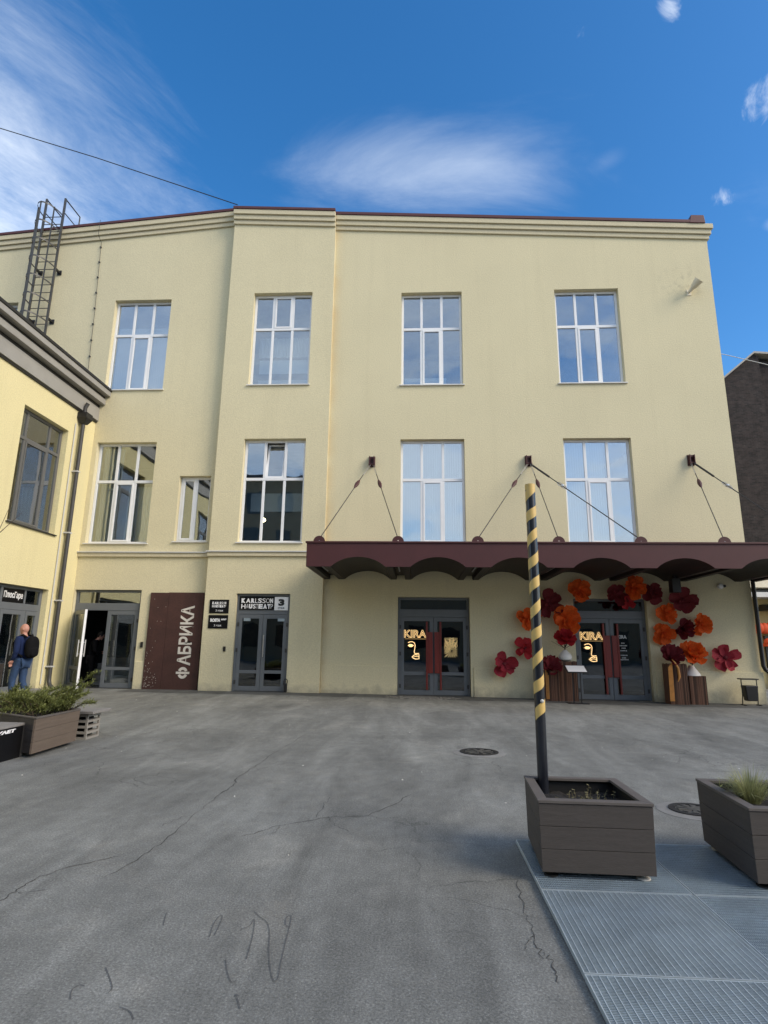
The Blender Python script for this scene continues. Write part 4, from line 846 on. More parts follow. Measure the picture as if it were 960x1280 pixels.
t = sign_board(-5.24, -4.2, 2.45, 2.82, YP+.09, 'black_sign', 'black KARLSSON HAUSTEATP sign in the overlight of the grey door', 'door_sign'); karlsson(t, -5.2, -4.24, 2.48, 2.79, YP+.07)
t = sign_board(-4.195, -3.79, 2.44, 2.83, YP+.09, 'white', 'white square floor sign with a black number 3', 'door_sign')
write(t, '3', -4.08, -3.9, 2.57, 2.77, YP+.07, 'letter_dark', .02); write(t, 'этаж', -4.09, -3.89, 2.48, 2.53, YP+.07, 'letter_dark')
t = thing('rusty_steel_panel', 'tall rusty steel panel with vertical cream lettering ФАБРИКА', 'sign', (-7.2, YL, .1))
MB().box((-8.03, YL-.06, .06), (-7.47, YL+.002, 2.94)).build('panel', M['corten'], t, bevel=.004); MB().box((-7.464, YL-.06, .06), (-6.385, YL+.002, 2.95)).build('panel', M['corten'], t, bevel=.004)
lt = text_mb('АБРИКА', .4, .004, .011)
ring = MB()
for s_ in (0, math.pi):
    for k in range(10):
        a0, a1 = s_-1.15+2.3*k/10, s_-1.15+2.3*(k+1)/10; E_ = lambda a, r1, r2: (.61+r1*math.cos(a), .2+r2*math.sin(a))
        q_ = [E_(a0, .165, .15), E_(a1, .165, .15), E_(a1, .085, .075), E_(a0, .085, .075)]
        ring.hexa([(u, v, -.004) for u, v in q_], [(u, v, .004) for u, v in q_])
ring.box((.578, 0, -.004), (.642, .4, .004)).map(lambda p: (-6.64-p.y, YL-.064-p.z, p.x)).build('lettering', M['bone'], t)
fit_text(lt, .82, 2.56, 0, .4, lambda u, v, d: (-6.64-v, YL-.064-d, u)).build('lettering', M['bone'], t)
for k, u in enumerate((.70, 1.02, 1.33, 1.62, 1.93, 2.24)):    # stencil bridges
    MB().box((-7.06, YL-.0695, u-.012), (-6.62, YL-.067, u+.012)).build('stencil_bridge', M['corten'], t) if k in () else None
perf = MB()
for k in range(70):
    x = -8.0+abs(random.gauss(0, .22)); z = .2+abs(random.gauss(0, .35)) if k < 50 else random.uniform(.2, 2.8)
    if x > -7.5: continue
    perf.lathe((x, YL-.062, z), [(.007, -.003), (.007, .003)], 6, 'y')
perf.build('perforations', M['bone'], t, kind='stuff')
solo(MB().box((-5.62, YP-.03, 1.24), (-5.55, YP+.002, 1.38)), 'keypad', M['black'], 'small black door entry keypad between the black signs and the grey door', 'keypad')
solo(MB().box((-8.21, YL-.04, 1.32), (-8.14, YL+.002, 1.48)), 'card_reader', M['black'], 'small black card reader right of the open grey door', 'reader')
pl = thing('padlock', 'black padlock ring hanging low on the frame of the grey theatre door', 'padlock', (-3.72, YP, .2))
MB().box((-3.77, YP-.06, .14), (-3.68, YP-.02, .36)).build('body', M['black'], pl, bevel=.01); MB().tube([(-3.725+.05*math.cos(a), YP-.04, .43+.07*math.sin(a)) for a in [k*math.pi/6 for k in range(12)]], .012, 6, closed=True).build('shackle', M['black'], pl)

# KIRA door marks
def kira(u0, z0, first, label):
    t = thing('neon_sign', label, 'neon sign', (u0, YM+.14, z0))
    yy = YM+.155
    fit_text(text_mb('KIRA', .3, .002, .0), -.34+u0, .27+u0, 1.72, 1.9, lambda u, v, d: (u, yy-.02-d, v)).build('letter_face', M['neon_fill'], t)
    fit_text(text_mb('KIRA', .3, 0, .004, .0045), -.36+u0, .29+u0, 1.70, 1.92, lambda u, v, d: (u, yy-.025-d, v)).build('letter_outline', M['neon'], t)
    MB().box((u0-.34, yy-.03, 1.655), (u0+.28, yy-.012, 1.675)).build('base_bar', M['neon_fill'], t)
    P = lambda a, b: (u0-.415+(a-110)*.00262, yy-.02, 1.94-(b-400)*.00262)
    MB().tube([P(*q) for q in ((175, 548), (195, 538), (222, 536), (245, 548), (254, 572), (250, 610), (243, 645), (248, 662), (268, 664), (296, 662))], .01, 8).build('brow_and_nose', M['neon'], t, smooth=True)
    e = MB().tube([P(*q) for q in ((175, 577), (192, 566), (214, 566), (238, 577), (216, 590), (192, 590))], .011, 6, closed=True); e.quad(*[P(*q) for q in ((175, 577), (192, 566), (214, 566), (238, 577), (216, 590), (192, 590))])
    e.build('eye', M['neon'], t)
    MB().tube([P(*q) for q in ((218, 702), (240, 682), (262, 674), (274, 680), (296, 674), (297, 720), (262, 724), (236, 716))], .012, 6, closed=True).tube([P(*q) for q in ((232, 702), (264, 694), (296, 700))], .008, 6).build('lips', M['neon'], t)
kira(0, 1.1, True, 'glowing KIRA sign with face outline in the left door, beside the gold plaque')
kira(5.06, 1.1, False, 'glowing KIRA sign with face outline in the door ringed by paper flowers')
gp = thing('gold_plaque', 'gold rectangular plaque of radiating palm leaves on the door glass', 'plaque', (1.0, YM+.15, 1.13))
x0, x1, z0, z1 = .8, 1.2, 1.13, 1.72; yy = YM+.15
MB().box((x0, yy+.012, z0), (x1, yy+.018, z1)).build('backing', M['black_sign'], gp)
rect_hit = lambda cx, cz, a: min([t for t in (((x1-cx)/math.cos(a) if math.cos(a) > 1e-6 else 9), ((x0-cx)/math.cos(a) if math.cos(a) < -1e-6 else 9), ((z1-cz)/math.sin(a) if math.sin(a) > 1e-6 else 9), ((z0-cz)/math.sin(a) if math.sin(a) < -1e-6 else 9))])
for ci, (cx, cz, L) in enumerate(((1.02, 1.33, .42), (.9, 1.62, .26), (1.13, 1.62, .24), (.86, 1.45, .2))):
    for k in range(18):
        a = k*2*math.pi/18+.1*ci; ln = min(L, rect_hit(cx, cz, a)-.004)
        if ln < .05: continue
        d = Vector((math.cos(a), 0, math.sin(a))); s = Vector((-d.z, 0, d.x))*(.062*ln); c = Vector((cx, yy-.004*ci, cz))
        pts = [c+d*.02, c+d*ln*.7+s, c+d*ln, c+d*ln*.7-s]
        pts = [Vector((min(x1, max(x0, q.x)), q.y, min(z1, max(z0, q.z)))) for q in pts]
        MB().add(pts+[q+Vector((0, .006, 0)) for q in pts], [(0, 1, 2, 3), (7, 6, 5, 4), (0, 4, 5, 1), (1, 5, 6, 2), (2, 6, 7, 3), (3, 7, 4, 0)]).build('leaf', M['gold'], gp)
hs_ = thing('hours_lettering', 'small white printed KIRA text on the right leaf of the flower door', 'lettering', (5.95, YM+.16, 1.2))
fit_text(text_mb('KIRA', .2, .001, .008), 5.78, 6.03, 1.74, 1.84, lambda u, v, d: (u, YM+.185-d, v)).build('lettering', M['flash'], hs_)
for z, wd in ((1.6, .1), (1.53, .2), (1.46, .1), (1.39, .18), (1.26, .18), (1.19, .12), (1.14, .2)):
    x = 5.92-wd/2
    while x < 5.92+wd/2: c = random.uniform(.012, .03); MB().box((x, YM+.183, z), (x+c, YM+.187, z+.03)).build('text_line', M['flash'], hs_); x += c+.012

# ------------------------------------------------------------------ small wall fixtures
hn = thing('horn_loudspeaker', 'cream horn loudspeaker on the upper wall near the roof corner', 'loudspeaker', (8.85, YM, 12.8))
a, b = Vector((8.8, YM-.12, 12.72)), Vector((8.98, YM-.36, 12.93)); d = (b-a).normalized()
MB().tube([a-d*.05, a+d*.08, a+d*.12, b-d*.03, b], [.05, .07, .1, .135, .15], 18, cap=False).tube([a-d*.06, a+d*.07], .045, 12).build('horn', M['horn'], hn, smooth=True)
MB().tube([a+d*.1, b-d*.02], [.03, .05], 10).build('inner_cone', M['trim'], hn, smooth=True); MB().box((8.76, YM-.12, 12.68), (8.82, YM+.004, 12.74)).box((8.72, YM-.02, 12.6), (8.86, YM+.003, 12.8)).build('bracket', M['horn'], hn)
cc = thing('security_camera', 'small white dome camera with black lens under the canopy', 'camera', (8.73, YM, 3.16))
MB().lathe((8.7, YM-.05, 3.24), [(.075, .05), (.08, .0), (.07, -.05), (.03, -.075)], 16, 'y').build('dome', M['white'], cc, smooth=True); MB().lathe((8.78, YM-.1, 3.24), [(.04, .05), (.04, -.03)], 12, 'y').build('lens', M['black'], cc, smooth=True)
dr = thing('downpipe', 'black downpipe with an offset bend at the facade corner', 'drainpipe', (9.6, YM-.1, 0))
MB().tube([(9.58, YM-.1, 3.4), (9.58, YM-.1, 1.05), (9.62, YM-.1, .95), (9.74, YM-.1, .84), (9.78, YM-.1, .72), (9.78, YM-.1, .0)], .055, 12).build('pipe', M['black'], dr, smooth=True)
MB().tube([(9.66, YM-.1, .93), (9.72, YM-.1, .88)], .062, 12).build('bright_collar', M['chrome'], dr, smooth=True)

# ------------------------------------------------------------------ giant paper flowers
def petal_mesh(name, mat, wid, cup, ruff, seed):
    random.seed(seed); nu, nv = 5, 5; vs = []
    for j in range(nv):
        t = j/(nv-1)
        for i in range(nu):
            s = i/(nu-1)*2-1
            ww_ = wid*(.16+.84*math.sin(min(1, t*1.12)*math.pi*.62)); edge = t**2
            x = s*ww_*(1-.12*edge*abs(s)); y = t*(1-.13*s*s*edge)+random.uniform(-.03, .03)*edge
            z = cup*(t**1.6)*.55+.22*cup*s*s+ruff*edge*math.sin(s*5.5+seed)+random.uniform(-.02, .02)
            vs.append((x, y, z))
    mb = MB(); mb.add(vs, [(j*nu+i, j*nu+i+1, (j+1)*nu+i+1, (j+1)*nu+i) for j in range(nv-1) for i in range(nu-1)])
    return mb.mesh(name, mat, smooth=True, recalc=False)
PET = {}
for key in ('orange', 'red', 'dark_red', 'rose'):
    PET[key] = [petal_mesh('petal', M[key], .48, .3, .07, 1), petal_mesh('petal', M[key], .44, .75, .09, 2), petal_mesh('petal', M[key], .5, 1.3, .1, 3)]
FM = {k: MB().lathe((0, 0, 0), [(.02, -.02), (.13, .0), (.16, .06), (.1, .13), (.02, .15)], 10).mesh('flower_centre', M[k], smooth=True) for k in ('orange', 'dark_red')}
def flower(kind, key, px, r, label, dep=.16, tilt=(0, 0), hub=True):
    c = ray_y(px[0], px[1], YM-dep)
    t = thing('paper_flower', label, 'paper flower', c, 0, 'giant paper flowers round the right door')
    t.rotation_euler = (R(90)+tilt[0], tilt[1], random.uniform(0, .0)); rnd = random.Random(int(px[0]*7+px[1]))
    ph = rnd.random()*6
    layers = ((6, 1.0, 0, 0), (5, .78, 1, .05), (4, .5, 2, .1)) if kind == 'peony' else ((5, 1.0, 0, 0), (4, .58, 1, .05)) if kind == 'poppy' else ((6, .95, 1, 0), (5, .75, 2, .05), (4, .5, 2, .1))
    for n, s, mi, z in layers:
        for k in range(n):
            a = ph+2*math.pi*(k+.5*(mi % 2))/n+rnd.uniform(-.16, .16); f = r*s*rnd.uniform(.88, 1.12)
            inst(PET[key][mi], 'petal', t, (0, 0, z*r), (rnd.uniform(-.25, .4), rnd.uniform(-.35, .35), a), (f*rnd.uniform(.75, 1.1), f*rnd.uniform(.85, 1.12), f*rnd.uniform(.6, 1.5)))
    if hub: inst(FM['dark_red' if key != 'orange' else 'orange'], 'flower_centre', t, (0, 0, .06*r), (0, 0, 0), (r, r, r))
    mp_ = MB().tube([(0, 0, -dep+.01), (0, 0, .02)], .02, 6).build('mount', M['leaf_dark'], t, local=True)
    return t
flower('poppy', 'rose', (630, 830), .37, 'open red paper flower low on the wall, alone, nearest the left glowing door')
flower('poppy', 'red', (656, 810), .31, 'red paper flower half hidden behind the striped pole at mid height')
flower('peony', 'orange', (661, 774), .34, 'small orange paper flower crossed by the striped pole')
flower('poppy', 'dark_red', (686, 755), .4, 'dark burgundy paper flower just above the biggest orange one')
flower('peony', 'orange', (725, 739), .36, 'round red-orange paper flower touching the upper left corner of the door frame')
flower('peony', 'orange', (708, 775), .44, 'largest ruffled orange paper flower overlapping the left door jamb', .22)
flower('poppy', 'dark_red', (770, 744), .36, 'blackish burgundy paper flower over the middle of the door overlight', .2)
flower('poppy', 'red', (784, 751), .26, 'small deep red paper flower hanging into the door overlight', .14)
flower('peony', 'orange', (792, 735), .32, 'red-orange paper flower above the right leaf of the door', .26)
flower('poppy', 'dark_red', (815, 741), .32, 'burgundy paper flower at the upper right corner of the door frame', .2)
flower('poppy', 'dark_red', (852, 751), .37, 'burgundy paper flower highest on the wall right of the door', .18)
flower('peony', 'orange', (833, 767), .3, 'orange paper flower tucked under the high burgundy one right of the door')
flower('peony', 'orange', (828, 792), .31, 'orange paper flower close beside the right door jamb at mid height')
flower('cup', 'dark_red', (853, 787), .31, 'burgundy cupped paper flower between two orange ones')
flower('peony', 'orange', (876, 780), .31, 'orange paper flower farthest from the door in its row')
flower('poppy', 'rose', (906, 822), .4, 'crimson paper flower alone on the wall beside the black bin')

def reed_column(x0, x1, y0, y1, z0, z1, label, name='reed_pedestal'):
    t = thing(name, label, 'pedestal', ((x0+x1)/2, (y0+y1)/2, z0), 0, 'reed clad pedestals by the flower door')
    MB().box((x0+.025, y0+.025, z0), (x1-.025, y1-.025, z1-.02)).build('core', M['leaf_dark'], t)
    s = MB(); step = .024
    def stick(x, y): zt = z1+random.uniform(-.012, .012); r = random.uniform(.009, .0125); s.tube([(x, y, z0+.003), (x+random.uniform(-.004, .004), y+random.uniform(-.004, .004), zt)], r, 5)
    n = int((x1-x0)/step)
    for k in range(n): stick(x0+.013+(x1-x0-.026)*k/(n-1), y0+.012); stick(x0+.013+(x1-x0-.026)*k/(n-1), y1-.012)
    n = int((y1-y0)/step)
    for k in range(1, n-1): stick(x0+.012, y0+.013+(y1-y0-.026)*k/(n-1)); stick(x1-.012, y0+.013+(y1-y0-.026)*k/(n-1))
    s.build('reeds', M['reed'], t, kind='stuff'); return t
reed_column(3.45, 3.87, 16.6, 16.95, gz(3.6, 16.8), .86, 'low reed clad pedestal behind the striped pole')
reed_column(3.9, 4.38, 16.68, 17.1, gz(4, 16.9), 1.1, 'tall reed clad pedestal carrying the vase left of the flower door')
reed_column(6.76, 7.26, 16.6, 17.0, gz(7, 16.8), 1.08, 'tall reed clad pedestal right of the flower door, with golden reeds')
reed_column(7.33, 7.78, 16.7, 17.12, gz(7.5, 16.8), .77, 'low reed clad pedestal carrying the pale cone vase')
def vase(c, prof, label, mat='vase'):
    return solo(MB().lathe(c, prof, 20), 'vase', M[mat], label, 'vase', smooth=True)
vase((4.12, 16.9, 1.1), [(.1, 0), (.17, .05), (.185, .12), (.15, .2), (.07, .28), (.05, .31), (.03, .31)], 'squat white vase on the tall reed pedestal left of the flower door')
vase((7.5, 16.9, .77), [(.22, 0), (.2, .06), (.1, .2), (.06, .27), (.04, .27)], 'pale cone shaped vase on the low reed pedestal')
def vase_flower(c, key, r, label, leaves=7):
    t = thing('vase_flower', label, 'paper flower', c)
    MB().tube([c, c+Vector((0, 0, .3))], .015, 6).build('stem', M['leaf_dark'], t)
    for k in range(leaves):
        a = k*2*math.pi/leaves+.3; d = Vector((math.cos(a), math.sin(a)*.6, .55)); s = Vector((-math.sin(a), math.cos(a), 0))*.02; b = c+Vector((0, 0, .04))
        pts = [b, b+d*.18+s, b+d*.36, b+d*.18-s]
        MB().add(pts+[q+Vector((0, 0, .008)) for q in pts], [(0, 1, 2, 3), (7, 6, 5, 4), (0, 4, 5, 1), (1, 5, 6, 2), (2, 6, 7, 3), (3, 7, 4, 0)]).build('leaf', M['leaf_dark'], t)
    rnd = random.Random(int(r*100))
    for n, s, mi in ((6, 1.0, 1), (5, .85, 2), (4, .6, 2)):
        for k in range(n):
            a = 2*math.pi*k/n+mi*.5; f = r*s
            inst(PET[key][mi], 'petal', t, (0, -.02, .27), (0, 0, 0), (f, f, f)).rotation_euler = (Matrix.Rotation(R(48), 3, 'X') @ Matrix.Rotation(a+rnd.uniform(-.15, .15), 3, 'Z') @ Matrix.Rotation(R((-6, 18)[mi-1] if s > .7 else 26), 3, 'X')).to_euler()
    return t
vase_flower(Vector((4.12, 16.88, 1.4)), 'red', .3, 'red paper flower with dark leaves standing in the squat white vase')
vase_flower(Vector((7.52, 16.86, 1.02)), 'orange', .38, 'big upright orange paper flower standing in the cone vase')
def loose(px, key, r, y, label):
    c = ray_y(px[0], px[1], y); t = thing('paper_flower', label, 'paper flower', c); t.rotation_euler = (R(60), 0, 0)
    rnd = random.Random(3)
    for n, s, mi in ((6, 1, 1), (5, .75, 2), (4, .5, 2)):
        for k in range(n): inst(PET[key][mi], 'petal', t, (0, 0, 0), (rnd.uniform(-.1, .2), 0, 2*math.pi*k/n+mi), (r*s,)*3)
    inst(FM['dark_red'], 'flower_centre', t, (0, 0, 0), (0, 0, 0), (r, r, r))
loose((689, 834), 'dark_red', .3, 16.78, 'burgundy paper flower lying on the low reed pedestal behind the striped pole')
loose((839, 821), 'dark_red', .32, 16.8, 'burgundy paper flower lying on the tall reed pedestal with golden reeds')
gr_ = thing('golden_reed_bundle', 'golden reeds and a looped ribbon leaning on the tall right pedestal', 'reeds', (6.9, 16.56, gz(7, 16.8)))
for k in range(5): MB().tube([(6.74+.025*k, 16.585, .12), (6.76+.024*k, 16.58, 1.0+.03*k)], .012, 6).build('reed', M['gold_reed'], gr_)
MB().tube([(6.86, 16.56, 1.2), (6.93, 16.56, 1.12), (7.0, 16.55, .98), (7.02, 16.56, .75), (6.97, 16.56, .62)], [.012, .02, .03, .035, .01], 8).build('ribbon', M['gold_reed'], gr_, smooth=True)
MB().tube([(3.5, 16.57, .3), (3.5, 16.57, .88)], .013, 6)
g2 = MB()
for k in range(3): g2.tube([(3.5+.03*k, 16.585, .12), (3.5+.03*k, 16.58, .88-.07*k)], .012, 6)
solo(g2, 'golden_reed_bundle', M['gold_reed'], 'few golden reeds leaning on the low pedestal behind the pole', 'reeds')
# menu stand
c = Vector((4.2, 16.15, gz(4.2, 16.15)))
ms = thing('menu_stand', 'black menu stand with slanted white page beside the flower door', 'menu stand', c)
MB().box((c.x-.26, c.y-.17, c.z), (c.x+.26, c.y+.17, c.z+.015)).build('base', M['black'], ms)
for dx in (-.1, .1): MB().box((c.x+dx-.012, c.y-.012, c.z+.015), (c.x+dx+.012, c.y+.012, c.z+.86)).build('post', M['black'], ms)
def tiltbox(mb, x0, x1, v0, v1, th0, th1):
    f = lambda x, v, h: (c.x+x, c.y+v*.88-h*.45, c.z+.86+v*.42+h*.88)
    return mb.hexa([f(x0, v0, th0), f(x1, v0, th0), f(x1, v1, th0), f(x0, v1, th0)], [f(x0, v0, th1), f(x1, v0, th1), f(x1, v1, th1), f(x0, v1, th1)])
tiltbox(MB(), -.27, .27, -.2, .2, 0, .02).build('desk', M['black'], ms); tiltbox(MB(), -.24, .24, -.17, .17, .021, .024).build('page', M['white'], ms)
# bin
c = Vector((8.95, 16.85, gz(9, 16.9)))
bn = thing('litter_bin', 'black swinging litter bin on a tube frame at the wall foot', 'bin', c)
for s in (-1, 1): MB().tube([(c.x+s*.2, c.y-.13, c.z+.015), (c.x+s*.2, c.y+.13, c.z+.015), (c.x+s*.2, c.y+.05, c.z+.02), (c.x+s*.2, c.y, c.z+.3), (c.x+s*.2, c.y, c.z+.68)], .014, 8).build('frame', M['black'], bn)
MB().box((c.x-.23, c.y-.13, c.z+.67), (c.x+.2, c.y+.13, c.z+.7)).build('lid', M['black'], bn)
MB().hexa([(c.x-.13, c.y-.1, c.z+.12), (c.x+.13, c.y-.1, c.z+.12), (c.x+.13, c.y+.1, c.z+.12), (c.x-.13, c.y+.1, c.z+.12)], [(c.x-.17, c.y-.13, c.z+.52), (c.x+.17, c.y-.13, c.z+.52), (c.x+.17, c.y+.13, c.z+.52), (c.x-.17, c.y+.13, c.z+.52)]).build('bucket', M['black'], bn, bevel=.02)

# ------------------------------------------------------------------ gratings
def grating(x0, x1, y0, y1, along, label):
    t = thing('grating_panel', label, 'grating', ((x0+x1)/2, (y0+y1)/2, 0), 0, 'steel gratings under the planters')
    z0, z1 = .008, .034; f = MB(); e = .006
    f.box((x0+e, y0+e, z0), (x1-e, y0+e+.005, z1)).box((x0+e, y1-e-.005, z0), (x1-e, y1-e, z1)).box((x0+e, y0+e+.005, z0), (x0+e+.005, y1-e-.005, z1)).box((x1-e-.005, y0+e+.005, z0), (x1-e, y1-e-.005, z1))
    f.build('frame', M['galv_line'], t)
    a, b, c = MB(), MB(), MB(); lo, hi = (x0, x1) if along == 'y' else (y0, y1); n = 27
    for k in range(1, n):
        p = lo+(hi-lo)*k/n
        if along == 'y': a.box((p-.002, y0+.012, z0), (p+.002, y1-.012, z1+.001))
        else: a.box((x0+.012, p-.002, z0), (x1-.012, p+.002, z1+.001))
    lo, hi = (y0, y1) if along == 'y' else (x0, x1); n = 84
    for k in range(1, n):
        p = lo+(hi-lo)*k/n
        if along == 'y': b.box((x0+.012, p-.0022, z1-.012), (x1-.012, p+.0022, z1-.001))
        else: b.box((p-.0022, y0+.012, z1-.012), (p+.0022, y1-.012, z1-.001))
    a.build('bearing_bars', M['galv_line' if along == 'y' else 'galv'], t, kind='stuff', recalc=False); b.build('cross_bars', M['galv'], t, kind='stuff', recalc=False)
GX = [.765, 1.69, 2.615, 3.54]; GY = [5.03, 4.08, 3.13, 2.18]
desc = [['steel grating under the planter with the striped pole', 'steel grating between the two dark planters, partly under the grassy one', 'steel grating farther along under the grassy planter'],
        ['steel grating with lengthwise bars right in front of the pole planter', 'steel grating with crosswise bars in front of the grassy planter', 'outer steel grating in front of the grassy planter'],
        ['steel grating with lengthwise bars, second in front of the pole planter', 'steel grating with crosswise bars, second in front of the grassy planter', 'outer steel grating, second in front of the grassy planter']]
for r_ in range(3):
    for c_ in range(3): grating(GX[c_], GX[c_+1], GY[r_+1], GY[r_], 'y' if (c_ == 0 and r_ > 0) else 'x', desc[r_][c_])

# ------------------------------------------------------------------ planters
def planter(poly, z0, z1, boards, mat, label, rim='wpc_rim', feet=True, taper=.012, name='planter', soil=.06, shaded_sides=None):
    """poly = four plan corners, counter-clockwise"""
    P = [Vector((x, y, 0)) for x, y in poly]; cen = sum(P, Vector())/4
    t = thing(name, label, 'planter', (cen.x, cen.y, gz(cen.x, cen.y)))
    gap = .003; h = (z1-.022-z0)/boards
    def at(p, z): return Vector((cen.x+(p.x-cen.x)*(1-taper*(z1-z)/(z1-z0)*2), cen.y+(p.y-cen.y)*(1-taper*(z1-z)/(z1-z0)*2), z))
    for i in range(4):
        a, b = P[i], P[(i+1) % 4]; dv = (b-a).normalized(); n = Vector((-dv.y, dv.x, 0))*.028
        cut = dv*.03 if i % 2 else Vector()
        for k in range(boards):
            c, d = z0+k*h+gap/2, z0+(k+1)*h-gap/2
            A, Bq = at(a, c)+cut, at(b, c)-cut; C, D = at(b, d)-cut, at(a, d)+cut
            MB().hexa([A, Bq, Bq+n, A+n], [D, C, C+n, D+n]).build('board', M[(shaded_sides or {}).get(i, mat)], t, bevel=.0015)
    for i in range(4):
        a, b = P[i], P[(i+1) % 4]; nx_ = P[(i+2) % 4]; pv = P[i-1]
        ia = a+((b-a).normalized()+(pv-a).normalized())*.062; ib = b+((a-b).normalized()+(nx_-b).normalized())*.062
        oa, ob = a-(a.lerp(cen, 1)-a).normalized()*.0+(a-cen).normalized()*.008, b+(b-cen).normalized()*.008
        g1 = (ob-oa).normalized()*.0008
        MB().hexa([q+Vector((0, 0, z1-.02)) for q in (oa+g1, ob-g1, ib-g1, ia+g1)], [q+Vector((0, 0, z1)) for q in (oa+g1, ob-g1, ib-g1, ia+g1)]).build('rim_board', M[rim], t, bevel=.003)
    q = [p.lerp(cen, .085) for p in P]; ln = MB()
    for i in range(4): ln.quad(q[i]+Vector((0, 0, z0+.02)), q[(i+1) % 4]+Vector((0, 0, z0+.02)), q[(i+1) % 4]+Vector((0, 0, z1-.021)), q[i]+Vector((0, 0, z1-.021)))
    ln.quad(*[p+Vector((0, 0, z0+.02)) for p in q]); ln.build('liner', M['mesh_liner'], t, recalc=False)
    so_ = MB(); n = 14; vs = []
    for j in range(n+1):
        for i in range(n+1):
            p = (q[0].lerp(q[1], i/n)).lerp(q[3].lerp(q[2], i/n), j/n)
            vs.append(Vector((p.x, p.y, z1-soil+.03*noise.noise(Vector((p.x*9, p.y*9, 1)))+random.uniform(-.006, .006))))
    so_.add(vs, [(j*(n+1)+i, j*(n+1)+i+1, (j+1)*(n+1)+i+1, (j+1)*(n+1)+i) for j in range(n) for i in range(n)]); so_.build('soil', M['soil'], t, recalc=False, smooth=True)
    if feet:
        fz = .035
        for i in range(4):
            p = P[i].lerp(cen, .2); MB().lathe((p.x, p.y, 0), [(.045, fz), (.045, fz+.008), (.012, fz+.014), (.01, z0+.01)], 12).build('foot', M['rubber' if i in (1, 3) else 'iron'], t, smooth=True)
    return t
random.seed(11)
P1 = planter([(.81, 4.25), (1.545, 4.23), (1.545, 4.98), (.85, 4.99)], .07, .505, 3, 'wpc', 'square dark plank planter holding the striped pole', soil=.11)
P2 = planter([(2.12, 4.17), (2.9, 4.16), (2.93, 5.0), (2.18, 5.02)], .07, .51, 3, 'wpc', 'square dark plank planter with a pale grass tuft')
P3 = planter([(-4.97, 7.78), (-5.02, 8.9), (-6.75, 9.75), (-6.7, 8.68)], .05, .505, 3, 'wpc_brown', 'brown plank planter full of juniper beside the black bench', shaded_sides={3: 'wpc'})  # darker boards on the front side paint in its shade
P4 = planter([(-9.92, 12.75), (-9.9, 13.95), (-10.28, 13.95), (-10.3, 12.75)], .2, .94, 4, 'wpc_brown', 'tall narrow brown plank planter by the wing shop door', feet=False)

# striped pole
PX, PY = .975, 4.9
po = thing('striped_pole', 'black steel pole wound with yellow tape standing in the planter corner', 'pole', (PX, PY, .36))
MB().tube([(PX, PY, .36), (PX, PY, 2.83)], .041, 24).build('post', M['pole'], po, smooth=True)
MB().lathe((PX, PY, 2.805), [(.043, 0), (.043, .05), (.0, .052)], 24).build('cap', M['tape'], po, smooth=True)
tp = MB(); n = 24; turns = 9.6; pitch = .198; vs = []
zb = .93
for k in range(int(n*turns)+1):
    a = 2*math.pi*k/n+R(200); z = zb+pitch*k/n; hw = .09
    wob = .006*math.sin(k*.37)
    for dz in (0, hw):
        zz1 = min(z+dz+wob, 2.82); vs.append((PX+.0425*math.cos(a), PY+.0425*math.sin(a), zz1))
tp.add(vs, [(2*k, 2*k+2, 2*k+3, 2*k+1) for k in range(len(vs)//2-1)]); tp.build('yellow_tape', M['tape'], po, smooth=True)
MB().lathe((PX+.012, PY-.042, 1.08), [(.012, .004), (.015, -.006), (.006, -.012)], 12, 'y').build('bolt', M['rubber'], po, smooth=True)

# sprouts and grass
def sprouts(poly, n, z, hmin, hmax, label, mat='straw'):
    mb = MB(); P = [Vector((x, y, 0)) for x, y in poly]
    for _ in range(n):
        p = (P[0].lerp(P[1], random.random())).lerp(P[3].lerp(P[2], random.random()), random.random()); h = random.uniform(hmin, hmax); p.z = z-.02
        tip = p+Vector((random.uniform(-.4, .4)*h, random.uniform(-.4, .4)*h, h)); mb.tube([p, p.lerp(tip, .6)+Vector((0, 0, .1*h)), tip], [.002, .0016, .0008], 4)
        for k in range(random.randint(3, 6)):
            c = p.lerp(tip, random.uniform(.4, 1)); a = random.random()*6.3; d = Vector((math.cos(a), math.sin(a), random.uniform(-.1, .5)))*random.uniform(.012, .028); s = d.cross(Vector((0, 0, 1))).normalized()*d.length*.32
            mb.add([c, c+d*.5+s, c+d, c+d*.5-s], [(0, 1, 2, 3)])
    return put(solo(mb, 'dry_sprouts', M[mat], label, 'plant', base=(sum(P, Vector())/4)+Vector((0, 0, z))), kind='stuff')
sprouts([(.93, 4.36), (1.45, 4.34), (1.45, 4.88), (.93, 4.88)], 45, .4, .03, .1, 'sparse dry sprouts in the soil of the pole planter')
sprouts([(2.27, 4.6), (2.8, 4.6), (2.8, 4.93), (2.27, 4.93)], 26, .46, .05, .14, 'small green sprouts along the back of the grassy planter', 'juniper')
gt = MB(); gc = ray_y(938, 1000, 4.55); gc.z = .45; random.seed(5)
for _ in range(620):
    a = random.random()*6.3; r = random.random()**.6*.06; b = gc+Vector((r*math.cos(a), r*math.sin(a), 0)); L = random.uniform(.14, .27); sp = random.uniform(.1, 1.1)
    d = Vector((math.cos(a)*sp, math.sin(a)*sp, 1)).normalized(); s = Vector((-math.sin(a), math.cos(a), 0))*.0017
    m1 = b+d*L*.55; m2 = m1+(d+Vector((math.cos(a)*.7*sp, math.sin(a)*.7*sp, -.6*sp))).normalized()*L*.5
    gt.add([b-s, b+s, m1+s, m1-s, m2], [(0, 1, 2, 3), (3, 2, 4)])
solo(gt, 'grass_tuft', M['grass'], 'pale green ornamental grass tuft in the dark planter', 'grass tuft', base=gc)

